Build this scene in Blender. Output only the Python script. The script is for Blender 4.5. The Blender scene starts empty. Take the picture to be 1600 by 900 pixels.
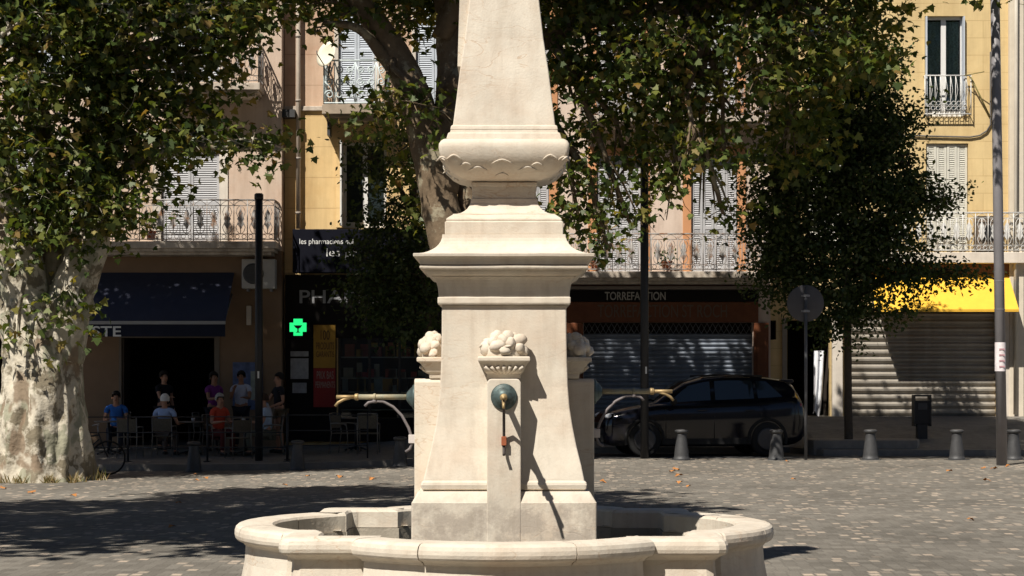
import bpy, bmesh, math, random
import numpy as np
from mathutils import Vector, Matrix, noise as mnoise

random.seed(7)
rng = np.random.default_rng(7)
sc = bpy.context.scene
COL = sc.collection
R = math.radians

# ------------------------------------------------------------------ camera
F, HOR, CAMZ = 3030.0, 583.0, 1.8
cd = bpy.data.cameras.new('camera')
cam = bpy.data.objects.new('camera', cd)
COL.objects.link(cam)
cam.location = (0, 0, CAMZ)
cam.rotation_euler = (R(90), 0, 0)
cd.sensor_width = 36.0
cd.lens = 36.0 * F / 1600.0
cd.shift_y = (HOR - 450.0) / 1600.0
cd.clip_start, cd.clip_end = 0.1, 3000
sc.camera = cam

# ------------------------------------------------------------------ light
SUN_DIR = Vector((0.70, 1.0, -1.56)).normalized()      # the way the light travels
elev = math.asin(-SUN_DIR.z)
azim = math.atan2(-SUN_DIR.x, -SUN_DIR.y)              # towards the sun, from +Y clockwise
world = bpy.data.worlds.new('World')
sc.world = world
world.use_nodes = True
wn = world.node_tree
bg = next(n for n in wn.nodes if n.type == 'BACKGROUND')
sky = wn.nodes.new('ShaderNodeTexSky')
sky.sky_type = 'NISHITA'
sky.sun_disc = False
sky.sun_elevation = elev
sky.sun_rotation = azim
sky.dust_density = 0.0
sky.air_density = 0.6
sky.ozone_density = 1.0
wn.links.new(sky.outputs[0], bg.inputs[0])
bg.inputs[1].default_value = 0.05
sd = bpy.data.lights.new('sun', 'SUN')
sd.energy = 5.0
sd.angle = R(0.5)
sd.color = (1.0, 0.94, 0.85)
sun = bpy.data.objects.new('sun', sd)
COL.objects.link(sun)
sun.location = (-20, -20, 40)
sun.rotation_euler = SUN_DIR.to_track_quat('-Z', 'Y').to_euler()
sc.view_settings.view_transform = 'Standard'
sc.view_settings.look = 'None'
sc.view_settings.exposure = 0.46
sc.view_settings.gamma = 1.0
sc.view_settings.use_curve_mapping = False
sc.render.engine = 'CYCLES'
try:
    sc.cycles.use_denoising = True
    sc.cycles.denoiser = 'OPENIMAGEDENOISE'
    sc.cycles.max_bounces = 6
    sc.cycles.diffuse_bounces = 3
    sc.cycles.transparent_max_bounces = 6
    sc.cycles.sample_clamp_indirect = 4.0
except Exception:
    pass


# ------------------------------------------------------------------ helpers
def X(px, d): return (px - 800.0) / F * d
def Z(py, d): return CAMZ - (py - HOR) / F * d
def sstep(t):
    t = max(0.0, min(1.0, t)); return t * t * (3 - 2 * t)


def tag(o, label=None, cat=None, group=None, kind=None):
    if label: o['label'] = label
    if cat: o['category'] = cat
    if group: o['group'] = group
    if kind: o['kind'] = kind
    return o


def thing(name, label, cat, loc=(0, 0, 0), rz=0.0, group=None):
    o = bpy.data.objects.new(name, None)
    o.empty_display_size = 0.2
    COL.objects.link(o)
    o.location = loc
    o.rotation_euler = (0, 0, rz)
    return tag(o, label, cat, group)


def copy_tree(o, parent=None):
    c = o.copy(); COL.objects.link(c); c.parent = parent
    for ch in list(o.children): copy_tree(ch, c)
    return c


def place(proto, used, loc, rz, label=None, group=None):
    o = copy_tree(proto) if used else proto
    o.location = loc; o.rotation_euler = (0, 0, rz)
    if label: o['label'] = label
    if group: o['group'] = group
    return o


def origin_of(p):
    v = Vector((0, 0, 0))
    while p is not None:
        v += Vector(p.location); p = p.parent
    return v


class MB:
    """collects geometry; build() links it as ONE mesh object"""
    def __init__(self): self.v, self.f, self.sm = [], [], []
    def add(self, verts, faces, smooth=False):
        b = len(self.v)
        self.v += [tuple(p) for p in verts]
        for f in faces:
            self.f.append(tuple(i + b for i in f)); self.sm.append(smooth)
        return self
    def box(self, x0, x1, y0, y1, z0, z1):
        return self.add([(x0, y0, z0), (x1, y0, z0), (x1, y1, z0), (x0, y1, z0), (x0, y0, z1), (x1, y0, z1), (x1, y1, z1), (x0, y1, z1)],
                 [(0, 3, 2, 1), (4, 5, 6, 7), (0, 1, 5, 4), (1, 2, 6, 5), (2, 3, 7, 6), (3, 0, 4, 7)])
    def obox(self, M, sx, sy, sz):
        vs = [M @ Vector((x * sx / 2, y * sy / 2, z * sz / 2)) for z in (-1, 1) for x, y in ((-1, -1), (1, -1), (1, 1), (-1, 1))]
        return self.add(vs, [(0, 3, 2, 1), (4, 5, 6, 7), (0, 1, 5, 4), (1, 2, 6, 5), (2, 3, 7, 6), (3, 0, 4, 7)])
    def quad(self, a, b, c, d): return self.add([a, b, c, d], [(0, 1, 2, 3)])
    def loft(self, rings, closed=True, cap0=False, cap1=False, smooth=False):
        n = len(rings[0]); vs = [p for r in rings for p in r]; fs = []
        for i in range(len(rings) - 1):
            for j in range(n if closed else n - 1):
                k = (j + 1) % n
                fs.append((i * n + j, i * n + k, (i + 1) * n + k, (i + 1) * n + j))
        if cap0: fs.append(tuple(range(n - 1, -1, -1)))
        if cap1: fs.append(tuple((len(rings) - 1) * n + j for j in range(n)))
        return self.add(vs, fs, smooth)
    def tube(self, pts, r, n=6, cap=True, smooth=True):
        pts = [Vector(p) for p in pts]
        m = len(pts)
        rs = list(r) if hasattr(r, '__len__') else [r] * m
        rings = []
        up = None
        for i, p in enumerate(pts):
            t = (pts[min(i + 1, m - 1)] - pts[max(i - 1, 0)]).normalized()
            if up is None:
                up = Vector((0, 0, 1)) if abs(t.z) < 0.9 else Vector((1, 0, 0))
            u = t.cross(up)
            if u.length < 1e-5: u = t.orthogonal()
            u.normalize(); w = u.cross(t).normalized(); up = w
            rings.append([p + (u * math.cos(2 * math.pi * k / n + .4) + w * math.sin(2 * math.pi * k / n + .4)) * rs[i] for k in range(n)])
        return self.loft(rings, True, cap, cap, smooth)
    def lathe(self, prof, n=24, c=(0, 0, 0), axis='z', smooth=True, cap=True):
        rings = []
        for r, h in prof:
            ring = []
            for k in range(n):
                a = 2 * math.pi * k / n
                x, y, z = r * math.cos(a), r * math.sin(a), h
                if axis == 'y': x, y, z = x, -h, y
                elif axis == 'x': x, y, z = h, x, y
                ring.append((c[0] + x, c[1] + y, c[2] + z))
            rings.append(ring)
        return self.loft(rings, True, cap, cap, smooth)
    def ball(self, c, r, sx=1, sy=1, sz=1, n=10, m=7, M=None):
        rings = []
        for i in range(m + 1):
            a = math.pi * i / m
            ring = []
            for k in range(n):
                b = 2 * math.pi * k / n
                p = Vector((r * sx * math.sin(a) * math.cos(b), r * sy * math.sin(a) * math.sin(b), -r * sz * math.cos(a)))
                if M is not None: p = M @ p
                ring.append(Vector(c) + p)
            rings.append(ring)
        return self.loft(rings, True, False, False, True)
    def prism(self, poly, y0, y1):                   # poly in (x, z)
        n = len(poly)
        vs = [(x, y0, z) for x, z in poly] + [(x, y1, z) for x, z in poly]
        fs = [tuple(range(n)), tuple(range(2 * n - 1, n - 1, -1))] + [(i, i + n, (i + 1) % n + n, (i + 1) % n) for i in range(n)]
        return self.add(vs, fs)
    def prism_x(self, poly, x0, x1):                 # poly in (y, z)
        n = len(poly)
        vs = [(x0, y, z) for y, z in poly] + [(x1, y, z) for y, z in poly]
        fs = [tuple(range(n)), tuple(range(2 * n - 1, n - 1, -1))] + [(i, i + n, (i + 1) % n + n, (i + 1) % n) for i in range(n)]
        return self.add(vs, fs)
    def build(self, name, mat, parent=None, origin=None, bevel=0.0, fix=True):
        o0 = origin_of(parent) if parent is not None else Vector(origin or (0, 0, 0))
        me = bpy.data.meshes.new(name)
        me.from_pydata([(p[0] - o0.x, p[1] - o0.y, p[2] - o0.z) for p in self.v], [], self.f)
        me.polygons.foreach_set('use_smooth', self.sm)
        if fix:
            bm = bmesh.new(); bm.from_mesh(me)
            bmesh.ops.recalc_face_normals(bm, faces=bm.faces)
            bm.to_mesh(me); bm.free()
        me.update()
        o = bpy.data.objects.new(name, me)
        COL.objects.link(o)
        if parent is not None: o.parent = parent
        else: o.location = o0
        if mat is not None: me.materials.append(mat)
        if bevel:
            b = o.modifiers.new('bevel', 'BEVEL'); b.width = bevel; b.segments = 2; b.limit_method = 'ANGLE'; b.angle_limit = R(40)
        return o


# ------------------------------------------------------------------ materials
MATS = {}
def mat(name, col, rough=0.8, var=0.15, scale=4.0, bump=0.0, bscale=40.0, metal=0.0, spec=0.3, col2=None, c2scale=1.0, c2lo=0.5, c2hi=0.65, detail=6.0):
    if name in MATS: return MATS[name]
    m = bpy.data.materials.new(name); m.use_nodes = True
    nt = m.node_tree; N, L = nt.nodes, nt.links
    b = N['Principled BSDF']
    b.inputs['Roughness'].default_value = rough
    b.inputs['Metallic'].default_value = metal
    b.inputs['Specular IOR Level'].default_value = spec
    tc = N.new('ShaderNodeTexCoord')
    no = N.new('ShaderNodeTexNoise'); no.inputs['Scale'].default_value = scale; no.inputs['Detail'].default_value = detail
    no.inputs['Roughness'].default_value = 0.65
    L.new(tc.outputs['Object'], no.inputs['Vector'])
    mr = N.new('ShaderNodeMapRange')
    mr.inputs[1].default_value = 0.25; mr.inputs[2].default_value = 0.75
    mr.inputs[3].default_value = 1 - var; mr.inputs[4].default_value = 1 + var
    L.new(no.outputs['Fac'], mr.inputs[0])
    src = N.new('ShaderNodeRGB'); src.outputs[0].default_value = (*col, 1)
    out = src.outputs[0]
    if col2 is not None:
        n2 = N.new('ShaderNodeTexNoise'); n2.inputs['Scale'].default_value = c2scale; n2.inputs['Detail'].default_value = 8
        n2.inputs['Roughness'].default_value = 0.7
        L.new(tc.outputs['Object'], n2.inputs['Vector'])
        m2 = N.new('ShaderNodeMapRange'); m2.inputs[1].default_value = c2lo; m2.inputs[2].default_value = c2hi
        L.new(n2.outputs['Fac'], m2.inputs[0])
        mx = N.new('ShaderNodeMix'); mx.data_type = 'RGBA'
        L.new(m2.outputs[0], mx.inputs[0]); L.new(out, mx.inputs[6]); mx.inputs[7].default_value = (*col2, 1)
        out = mx.outputs[2]
    vm = N.new('ShaderNodeVectorMath'); vm.operation = 'SCALE'
    L.new(out, vm.inputs[0]); L.new(mr.outputs[0], vm.inputs['Scale'])
    L.new(vm.outputs[0], b.inputs['Base Color'])
    if bump > 0:
        nb = N.new('ShaderNodeTexNoise'); nb.inputs['Scale'].default_value = bscale; nb.inputs['Detail'].default_value = 6
        L.new(tc.outputs['Object'], nb.inputs['Vector'])
        bp = N.new('ShaderNodeBump'); bp.inputs['Strength'].default_value = bump; bp.inputs['Distance'].default_value = 0.02
        L.new(nb.outputs['Fac'], bp.inputs['Height']); L.new(bp.outputs[0], b.inputs['Normal'])
    MATS[name] = m
    return m


def mat_lines(name, col, line, sx, sz, col2=None, var=0.12, mortar=0.012):
    """plaster scored with faint masonry joints, mapped on the facade's own x and z"""
    m = mat(name, col, 0.9, var, 1.3, 0.15, 60, col2=col2, c2scale=0.7)
    nt = m.node_tree; N, L = nt.nodes, nt.links
    b = N['Principled BSDF']
    cur = b.inputs['Base Color'].links[0].from_socket
    tc = next(n for n in N if n.type == 'TEX_COORD')
    sp = N.new('ShaderNodeSeparateXYZ'); cb = N.new('ShaderNodeCombineXYZ')
    L.new(tc.outputs['Object'], sp.inputs[0]); L.new(sp.outputs[0], cb.inputs[0]); L.new(sp.outputs[2], cb.inputs[1])
    br = N.new('ShaderNodeTexBrick'); br.inputs['Scale'].default_value = 1.0
    br.inputs['Brick Width'].default_value = sx; br.inputs['Row Height'].default_value = sz
    br.inputs['Mortar Size'].default_value = mortar; br.inputs['Mortar Smooth'].default_value = 0.2
    L.new(cb.outputs[0], br.inputs['Vector'])
    mx = N.new('ShaderNodeMix'); mx.data_type = 'RGBA'; mx.blend_type = 'MULTIPLY'
    no = N.new('ShaderNodeTexNoise'); no.inputs['Scale'].default_value = 1.7
    L.new(tc.outputs['Object'], no.inputs['Vector'])
    mu = N.new('ShaderNodeMath'); mu.operation = 'MULTIPLY'
    L.new(br.outputs['Fac'], mu.inputs[0]); L.new(no.outputs['Fac'], mu.inputs[1])
    L.new(mu.outputs[0], mx.inputs[0]); L.new(cur, mx.inputs[6]); mx.inputs[7].default_value = (*line, 1)
    L.new(mx.outputs[2], b.inputs['Base Color'])
    return m


def mat_leaf(name, cols, trans=0.35):
    m = bpy.data.materials.new(name); m.use_nodes = True
    nt = m.node_tree; N, L = nt.nodes, nt.links
    N.remove(N['Principled BSDF'])
    out = next(n for n in N if n.type == 'OUTPUT_MATERIAL')
    g = N.new('ShaderNodeNewGeometry')
    cr = N.new('ShaderNodeValToRGB')
    while len(cr.color_ramp.elements) < len(cols): cr.color_ramp.elements.new(0.5)
    for e, (p, c) in zip(cr.color_ramp.elements, cols): e.position = p; e.color = (*c, 1)
    L.new(g.outputs['Random Per Island'], cr.inputs[0])
    d = N.new('ShaderNodeBsdfDiffuse'); t = N.new('ShaderNodeBsdfTranslucent'); gl = N.new('ShaderNodeBsdfGlossy')
    gl.inputs['Roughness'].default_value = 0.45; gl.inputs['Color'].default_value = (.5, .5, .45, 1)
    hs = N.new('ShaderNodeMix'); hs.data_type = 'RGBA'; hs.blend_type = 'MULTIPLY'; hs.inputs[0].default_value = 1.0
    hs.inputs[7].default_value = (1.5, 1.35, 0.5, 1)
    L.new(cr.outputs[0], hs.inputs[6]); L.new(hs.outputs[2], t.inputs['Color'])
    L.new(cr.outputs[0], d.inputs['Color'])
    m1 = N.new('ShaderNodeMixShader'); m1.inputs[0].default_value = trans
    L.new(d.outputs[0], m1.inputs[1]); L.new(t.outputs[0], m1.inputs[2])
    m2 = N.new('ShaderNodeMixShader'); m2.inputs[0].default_value = 0.05
    L.new(m1.outputs[0], m2.inputs[1]); L.new(gl.outputs[0], m2.inputs[2])
    L.new(m2.outputs[0], out.inputs['Surface'])
    return m


def mat_emit(name, col, s):
    m = bpy.data.materials.new(name); m.use_nodes = True
    b = m.node_tree.nodes['Principled BSDF']
    b.inputs['Base Color'].default_value = (*col, 1)
    b.inputs['Emission Color'].default_value = (*col, 1); b.inputs['Emission Strength'].default_value = s
    return m


def mat_glass(name, col, rough=0.05):
    m = bpy.data.materials.new(name); m.use_nodes = True
    b = m.node_tree.nodes['Principled BSDF']
    b.inputs['Base Color'].default_value = (*col, 1); b.inputs['Roughness'].default_value = rough
    b.inputs['Specular IOR Level'].default_value = 0.6
    return m


def mat_see_through(name, fac=0.12):
    m = bpy.data.materials.new(name); m.use_nodes = True
    nt = m.node_tree; N, L = nt.nodes, nt.links
    N.remove(N['Principled BSDF'])
    out = next(n for n in N if n.type == 'OUTPUT_MATERIAL')
    t = N.new('ShaderNodeBsdfTransparent'); t.inputs[0].default_value = (.8, .85, .85, 1)
    g = N.new('ShaderNodeBsdfGlossy'); g.inputs['Roughness'].default_value = 0.02
    fr = N.new('ShaderNodeFresnel'); fr.inputs[0].default_value = 1.45
    mx = N.new('ShaderNodeMixShader')
    L.new(fr.outputs[0], mx.inputs[0]); L.new(t.outputs[0], mx.inputs[1]); L.new(g.outputs[0], mx.inputs[2])
    L.new(mx.outputs[0], out.inputs['Surface'])
    return m


def mat_stone():
    m = mat('fountain_stone', (.615, .555, .46), 0.85, 0.10, 3.0, 0.0, col2=(.56, .465, .365), c2scale=1.6, c2lo=0.45, c2hi=0.70)
    nt = m.node_tree; N, L = nt.nodes, nt.links
    b = N['Principled BSDF']; tc = next(n for n in N if n.type == 'TEX_COORD')
    cur = b.inputs['Base Color'].links[0].from_socket
    # thin rusty veins
    nz = N.new('ShaderNodeTexNoise'); nz.inputs['Scale'].default_value = 2.6; nz.inputs['Detail'].default_value = 5; nz.inputs['Distortion'].default_value = 1.2
    mp = N.new('ShaderNodeMapping'); mp.inputs['Scale'].default_value = (0.7, 0.7, 2.2)
    L.new(tc.outputs['Object'], mp.inputs[0]); L.new(mp.outputs[0], nz.inputs['Vector'])
    ab = N.new('ShaderNodeMath'); ab.operation = 'SUBTRACT'; ab.inputs[1].default_value = 0.5
    L.new(nz.outputs['Fac'], ab.inputs[0])
    a2 = N.new('ShaderNodeMath'); a2.operation = 'ABSOLUTE'; L.new(ab.outputs[0], a2.inputs[0])
    mr = N.new('ShaderNodeMapRange'); mr.inputs[1].default_value = 0.0; mr.inputs[2].default_value = 0.012
    mr.inputs[3].default_value = 0.5; mr.inputs[4].default_value = 0.0
    L.new(a2.outputs[0], mr.inputs[0])
    big = N.new('ShaderNodeTexNoise'); big.inputs['Scale'].default_value = 1.1
    L.new(tc.outputs['Object'], big.inputs['Vector'])
    b3 = N.new('ShaderNodeMapRange'); b3.inputs[1].default_value = 0.48; b3.inputs[2].default_value = 0.62
    L.new(big.outputs['Fac'], b3.inputs[0])
    mu = N.new('ShaderNodeMath'); mu.operation = 'MULTIPLY'; L.new(mr.outputs[0], mu.inputs[0]); L.new(b3.outputs[0], mu.inputs[1])
    mx = N.new('ShaderNodeMix'); mx.data_type = 'RGBA'
    L.new(mu.outputs[0], mx.inputs[0]); L.new(cur, mx.inputs[6]); mx.inputs[7].default_value = (.42, .25, .13, 1)
    # grey lime scale and damp low on the plinth and in the basin, by height
    sp = N.new('ShaderNodeSeparateXYZ'); L.new(tc.outputs['Object'], sp.inputs[0])
    hm = N.new('ShaderNodeMapRange'); hm.inputs[1].default_value = 0.86; hm.inputs[2].default_value = 0.74
    L.new(sp.outputs[2], hm.inputs[0])
    xy = N.new('ShaderNodeVectorMath'); xy.operation = 'MULTIPLY'; xy.inputs[1].default_value = (1, 1, 0); L.new(tc.outputs['Object'], xy.inputs[0])
    ln = N.new('ShaderNodeVectorMath'); ln.operation = 'LENGTH'; L.new(xy.outputs[0], ln.inputs[0])
    rm = N.new('ShaderNodeMapRange'); rm.inputs[1].default_value = 1.05; rm.inputs[2].default_value = 1.2; rm.inputs[3].default_value = 1; rm.inputs[4].default_value = .18
    L.new(ln.outputs['Value'], rm.inputs[0])
    hm2 = N.new('ShaderNodeMath'); hm2.operation = 'MULTIPLY'; L.new(hm.outputs[0], hm2.inputs[0]); L.new(rm.outputs[0], hm2.inputs[1])
    gn = N.new('ShaderNodeTexNoise'); gn.inputs['Scale'].default_value = 5.0; gn.inputs['Detail'].default_value = 8; gn.inputs['Roughness'].default_value = 0.7
    L.new(tc.outputs['Object'], gn.inputs['Vector'])
    gm = N.new('ShaderNodeMapRange'); gm.inputs[1].default_value = 0.42; gm.inputs[2].default_value = 0.56; gm.inputs[4].default_value = 0.85
    L.new(gn.outputs['Fac'], gm.inputs[0])
    m5 = N.new('ShaderNodeMath'); m5.operation = 'MULTIPLY'; L.new(hm2.outputs[0], m5.inputs[0]); L.new(gm.outputs[0], m5.inputs[1])
    m6 = N.new('ShaderNodeMix'); m6.data_type = 'RGBA'
    L.new(m5.outputs[0], m6.inputs[0]); L.new(mx.outputs[2], m6.inputs[6]); m6.inputs[7].default_value = (.40, .345, .285, 1)
    L.new(m6.outputs[2], b.inputs['Base Color'])
    # pitted relief
    n1 = N.new('ShaderNodeTexNoise'); n1.inputs['Scale'].default_value = 55; n1.inputs['Detail'].default_value = 5
    n2 = N.new('ShaderNodeTexNoise'); n2.inputs['Scale'].default_value = 6; n2.inputs['Detail'].default_value = 8
    L.new(tc.outputs['Object'], n1.inputs['Vector']); L.new(tc.outputs['Object'], n2.inputs['Vector'])
    ad = N.new('ShaderNodeMath'); ad.operation = 'MULTIPLY_ADD'; ad.inputs[1].default_value = 2.2
    L.new(n2.outputs['Fac'], ad.inputs[0]); L.new(n1.outputs['Fac'], ad.inputs[2])
    vs = N.new('ShaderNodeMath'); vs.operation = 'SUBTRACT'; L.new(ad.outputs[0], vs.inputs[0]); L.new(mu.outputs[0], vs.inputs[1])
    bp = N.new('ShaderNodeBump'); bp.inputs['Strength'].default_value = 0.28; bp.inputs['Distance'].default_value = 0.007
    L.new(vs.outputs[0], bp.inputs['Height']); L.new(bp.outputs[0], b.inputs['Normal'])
    return m


def mat_paving():
    """small grey setts with scattered pale ones"""
    m = bpy.data.materials.new('paving_setts'); m.use_nodes = True
    nt = m.node_tree; N, L = nt.nodes, nt.links
    b = N['Principled BSDF']; b.inputs['Roughness'].default_value = 0.85; b.inputs['Specular IOR Level'].default_value = 0.25
    tc = N.new('ShaderNodeTexCoord')
    sp = N.new('ShaderNodeSeparateXYZ'); L.new(tc.outputs['Object'], sp.inputs[0])
    def mth(op, a, bb=None, c=None):
        n = N.new('ShaderNodeMath'); n.operation = op
        for i, s in enumerate((a, bb, c)):
            if s is None: continue
            if isinstance(s, (int, float)): n.inputs[i].default_value = s
            else: L.new(s, n.inputs[i])
        return n.outputs[0]
    PW, PD = 0.12, 0.21
    row = mth('FLOOR', mth('DIVIDE', sp.outputs[1], PD))
    wr = N.new('ShaderNodeTexWhiteNoise'); wr.noise_dimensions = '1D'; L.new(row, wr.inputs['W'])
    xs = mth('ADD', mth('DIVIDE', sp.outputs[0], PW), wr.outputs['Value'])
    colx = mth('FLOOR', xs)
    cb = N.new('ShaderNodeCombineXYZ'); L.new(colx, cb.inputs[0]); L.new(row, cb.inputs[1])
    wn_ = N.new('ShaderNodeTexWhiteNoise'); wn_.noise_dimensions = '2D'; L.new(cb.outputs[0], wn_.inputs['Vector'])
    fx = mth('SUBTRACT', xs, colx); fy = mth('FRACT', mth('DIVIDE', sp.outputs[1], PD))
    ex = mth('MINIMUM', fx, mth('SUBTRACT', 1.0, fx)); ey = mth('MINIMUM', fy, mth('SUBTRACT', 1.0, fy))
    wob = N.new('ShaderNodeTexNoise'); wob.inputs['Scale'].default_value = 11; wob.inputs['Detail'].default_value = 5
    L.new(tc.outputs['Object'], wob.inputs['Vector'])
    inside = mth('MINIMUM', mth('MULTIPLY', ex, 1.0), mth('MULTIPLY', ey, 1.0))
    ins = N.new('ShaderNodeMapRange'); ins.inputs[1].default_value = 0.06; ins.inputs[2].default_value = 0.2
    L.new(mth('ADD', inside, mth('MULTIPLY_ADD', wob.outputs['Fac'], 0.3, -0.15)), ins.inputs[0])
    pale = mth('GREATER_THAN', wn_.outputs['Value'], 0.835)
    pl = mth('MULTIPLY', mth('MULTIPLY', pale, ins.outputs[0]), mth('MULTIPLY_ADD', wn_.outputs['Value'], 4.5, -3.6))
    ramp = N.new('ShaderNodeValToRGB')
    ramp.color_ramp.elements[0].color = (.130, .117, .098, 1); ramp.color_ramp.elements[1].color = (.190, .173, .146, 1)
    wn2 = N.new('ShaderNodeTexWhiteNoise'); wn2.noise_dimensions = '2D'
    sc2 = N.new('ShaderNodeVectorMath'); sc2.operation = 'ADD'; sc2.inputs[1].default_value = (17.3, 4.1, 0); L.new(cb.outputs[0], sc2.inputs[0]); L.new(sc2.outputs[0], wn2.inputs['Vector'])
    L.new(wn2.outputs['Value'], ramp.inputs[0])
    gr = N.new('ShaderNodeTexNoise'); gr.inputs['Scale'].default_value = 60; gr.inputs['Detail'].default_value = 4; L.new(tc.outputs['Object'], gr.inputs['Vector'])
    mx = N.new('ShaderNodeMix'); mx.data_type = 'RGBA'; mx.clamp_factor = True
    L.new(pl, mx.inputs[0]); L.new(ramp.outputs[0], mx.inputs[6]); mx.inputs[7].default_value = (.46, .37, .285, 1)
    jm0 = N.new('ShaderNodeMapRange'); jm0.inputs[1].default_value = 0.02; jm0.inputs[2].default_value = 0.10; jm0.inputs[3].default_value = 0.82; jm0.inputs[4].default_value = 1.0
    L.new(mth('MINIMUM', ex, mth('MULTIPLY', ey, 2.0)), jm0.inputs[0])
    class _J: outputs = [mth('MULTIPLY', jm0.outputs[0], mth('MULTIPLY_ADD', gr.outputs['Fac'], 0.9, 0.55))]
    jm = _J
    st = N.new('ShaderNodeTexNoise'); st.inputs['Scale'].default_value = 0.35; st.inputs['Detail'].default_value = 7
    L.new(tc.outputs['Object'], st.inputs['Vector'])
    sm = N.new('ShaderNodeMapRange'); sm.inputs[1].default_value = 0.3; sm.inputs[2].default_value = 0.7; sm.inputs[3].default_value = 0.8; sm.inputs[4].default_value = 1.2
    L.new(st.outputs['Fac'], sm.inputs[0])
    vm = N.new('ShaderNodeVectorMath'); vm.operation = 'SCALE'
    L.new(mx.outputs[2], vm.inputs[0]); L.new(mth('MULTIPLY', jm.outputs[0], sm.outputs[0]), vm.inputs['Scale'])
    L.new(vm.outputs[0], b.inputs['Base Color'])
    bp = N.new('ShaderNodeBump'); bp.inputs['Strength'].default_value = 0.5; bp.inputs['Distance'].default_value = 0.01
    hh = mth('ADD', jm.outputs[0], mth('MULTIPLY', wob.outputs['Fac'], 0.6))
    L.new(hh, bp.inputs['Height']); L.new(bp.outputs[0], b.inputs['Normal'])
    return m


def mat_bark():
    m = mat('plane_bark', (.50, .45, .355), 0.92, 0.15, 9.0, .55, 10, col2=(.19, .16, .11), c2scale=1.7, c2lo=0.50, c2hi=0.56)
    nt = m.node_tree; N, L = nt.nodes, nt.links
    b = N['Principled BSDF']; tc = next(n for n in N if n.type == 'TEX_COORD')
    cur = b.inputs['Base Color'].links[0].from_socket
    for loc, sc_, lo, hi, c in (((3.3, 1.1, 7), 2.6, .54, .58, (.29, .28, .20)), ((9.1, 4.2, 2), 1.5, .57, .61, (.23, .17, .115)), ((1, 8, 5), 4.0, .60, .63, (.57, .52, .42))):
        n = N.new('ShaderNodeTexNoise'); n.inputs['Scale'].default_value = sc_; n.inputs['Detail'].default_value = 3; n.inputs['Distortion'].default_value = .6
        mp = N.new('ShaderNodeMapping'); mp.inputs['Location'].default_value = loc; mp.inputs['Scale'].default_value = (1, 1, .6)
        L.new(tc.outputs['Object'], mp.inputs[0]); L.new(mp.outputs[0], n.inputs['Vector'])
        r = N.new('ShaderNodeMapRange'); r.inputs[1].default_value = lo; r.inputs[2].default_value = hi; r.inputs[4].default_value = 0.9
        L.new(n.outputs['Fac'], r.inputs[0])
        mx = N.new('ShaderNodeMix'); mx.data_type = 'RGBA'
        L.new(r.outputs[0], mx.inputs[0]); L.new(cur, mx.inputs[6]); mx.inputs[7].default_value = (*c, 1); cur = mx.outputs[2]
    L.new(cur, b.inputs['Base Color'])
    next(k for k in N if k.type == 'BUMP').inputs['Distance'].default_value = 0.05
    return m


def streaks(m, amt, sx=3.0, sz=.25, lo=.42, hi=.68, col=(.55, .5, .45)):
    nt = m.node_tree; N, L = nt.nodes, nt.links
    b = N['Principled BSDF']; tc = next(n for n in N if n.type == 'TEX_COORD'); cur = b.inputs['Base Color'].links[0].from_socket
    mp = N.new('ShaderNodeMapping'); mp.inputs['Scale'].default_value = (sx, sx, sz); L.new(tc.outputs['Object'], mp.inputs[0])
    n = N.new('ShaderNodeTexNoise'); n.inputs['Scale'].default_value = 1.0; n.inputs['Detail'].default_value = 7; n.inputs['Roughness'].default_value = .65; L.new(mp.outputs[0], n.inputs['Vector'])
    r = N.new('ShaderNodeMapRange'); r.inputs[1].default_value = lo; r.inputs[2].default_value = hi; r.inputs[4].default_value = amt; L.new(n.outputs['Fac'], r.inputs[0])
    mx = N.new('ShaderNodeMix'); mx.data_type = 'RGBA'; mx.blend_type = 'MULTIPLY'
    L.new(r.outputs[0], mx.inputs[0]); L.new(cur, mx.inputs[6]); mx.inputs[7].default_value = (*col, 1)
    L.new(mx.outputs[2], b.inputs['Base Color']); return m


STONE = mat_stone()
streaks(STONE, .34, 9.0, .9, .48, .70, (.62, .57, .52))
PAVE = mat_paving()
BARK = mat_bark()
BARK2 = mat('brown_plane_bark', (.16, .115, .072), 0.92, 0.25, 9.0, .7, 14, col2=(.30, .26, .18), c2scale=1.9, c2lo=0.54, c2hi=0.60)

DARKBARK = mat('dark_bark', (.07, .055, .04), 0.95, 0.3, 12, 0.6, 30)
ASPH = mat('asphalt', (.06, .058, .056), 0.9, 0.2, 20, 0.3, 120, col2=(.085, .08, .075), c2scale=1.0)
WALKM = mat('sidewalk_concrete', (.19, .175, .15), 0.9, 0.2, 6, 0.2, 80, col2=(.13, .12, .105), c2scale=0.8)
KERBM = mat('kerb_stone', (.22, .2, .175), 0.85, 0.2, 5, 0.2, 60)
PINK = mat('pink_plaster', (.60, .47, .37), 0.9, 0.10, 1.5, 0.15, 70, col2=(.52, .37, .27), c2scale=0.6)
PEACH = mat_lines('peach_plaster', (.58, .41, .29), (.55, .5, .45), 1.9, 0.72, col2=(.53, .34, .23))
YELLOW = mat_lines('yellow_plaster', (.66, .475, .235), (.6, .55, .5), 1.9, 0.72, col2=(.60, .41, .19))
YELLOW2 = mat_lines('ochre_plaster', (.67, .505, .255), (.62, .56, .48), 2.3, 0.42, col2=(.62, .45, .215), mortar=0.009)
CREAM = mat('cream_pink_plaster', (.64, .52, .43), 0.9, 0.10, 1.5, 0.15, 70, col2=(.55, .42, .34), c2scale=0.7)
ORANGE = mat('orange_trim', (.55, .27, .13), 0.85, 0.12, 3)
GREYWALL = mat('grey_plaster', (.50, .46, .39), 0.9, 0.10, 1.5, 0.15, 70)
WTRIM = mat('white_trim', (.66, .60, .52), 0.8, 0.1, 4)
SLABM = mat('balcony_slab', (.55, .48, .40), 0.85, 0.18, 4, 0.15, 60, col2=(.36, .3, .24), c2scale=2.5)
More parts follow.
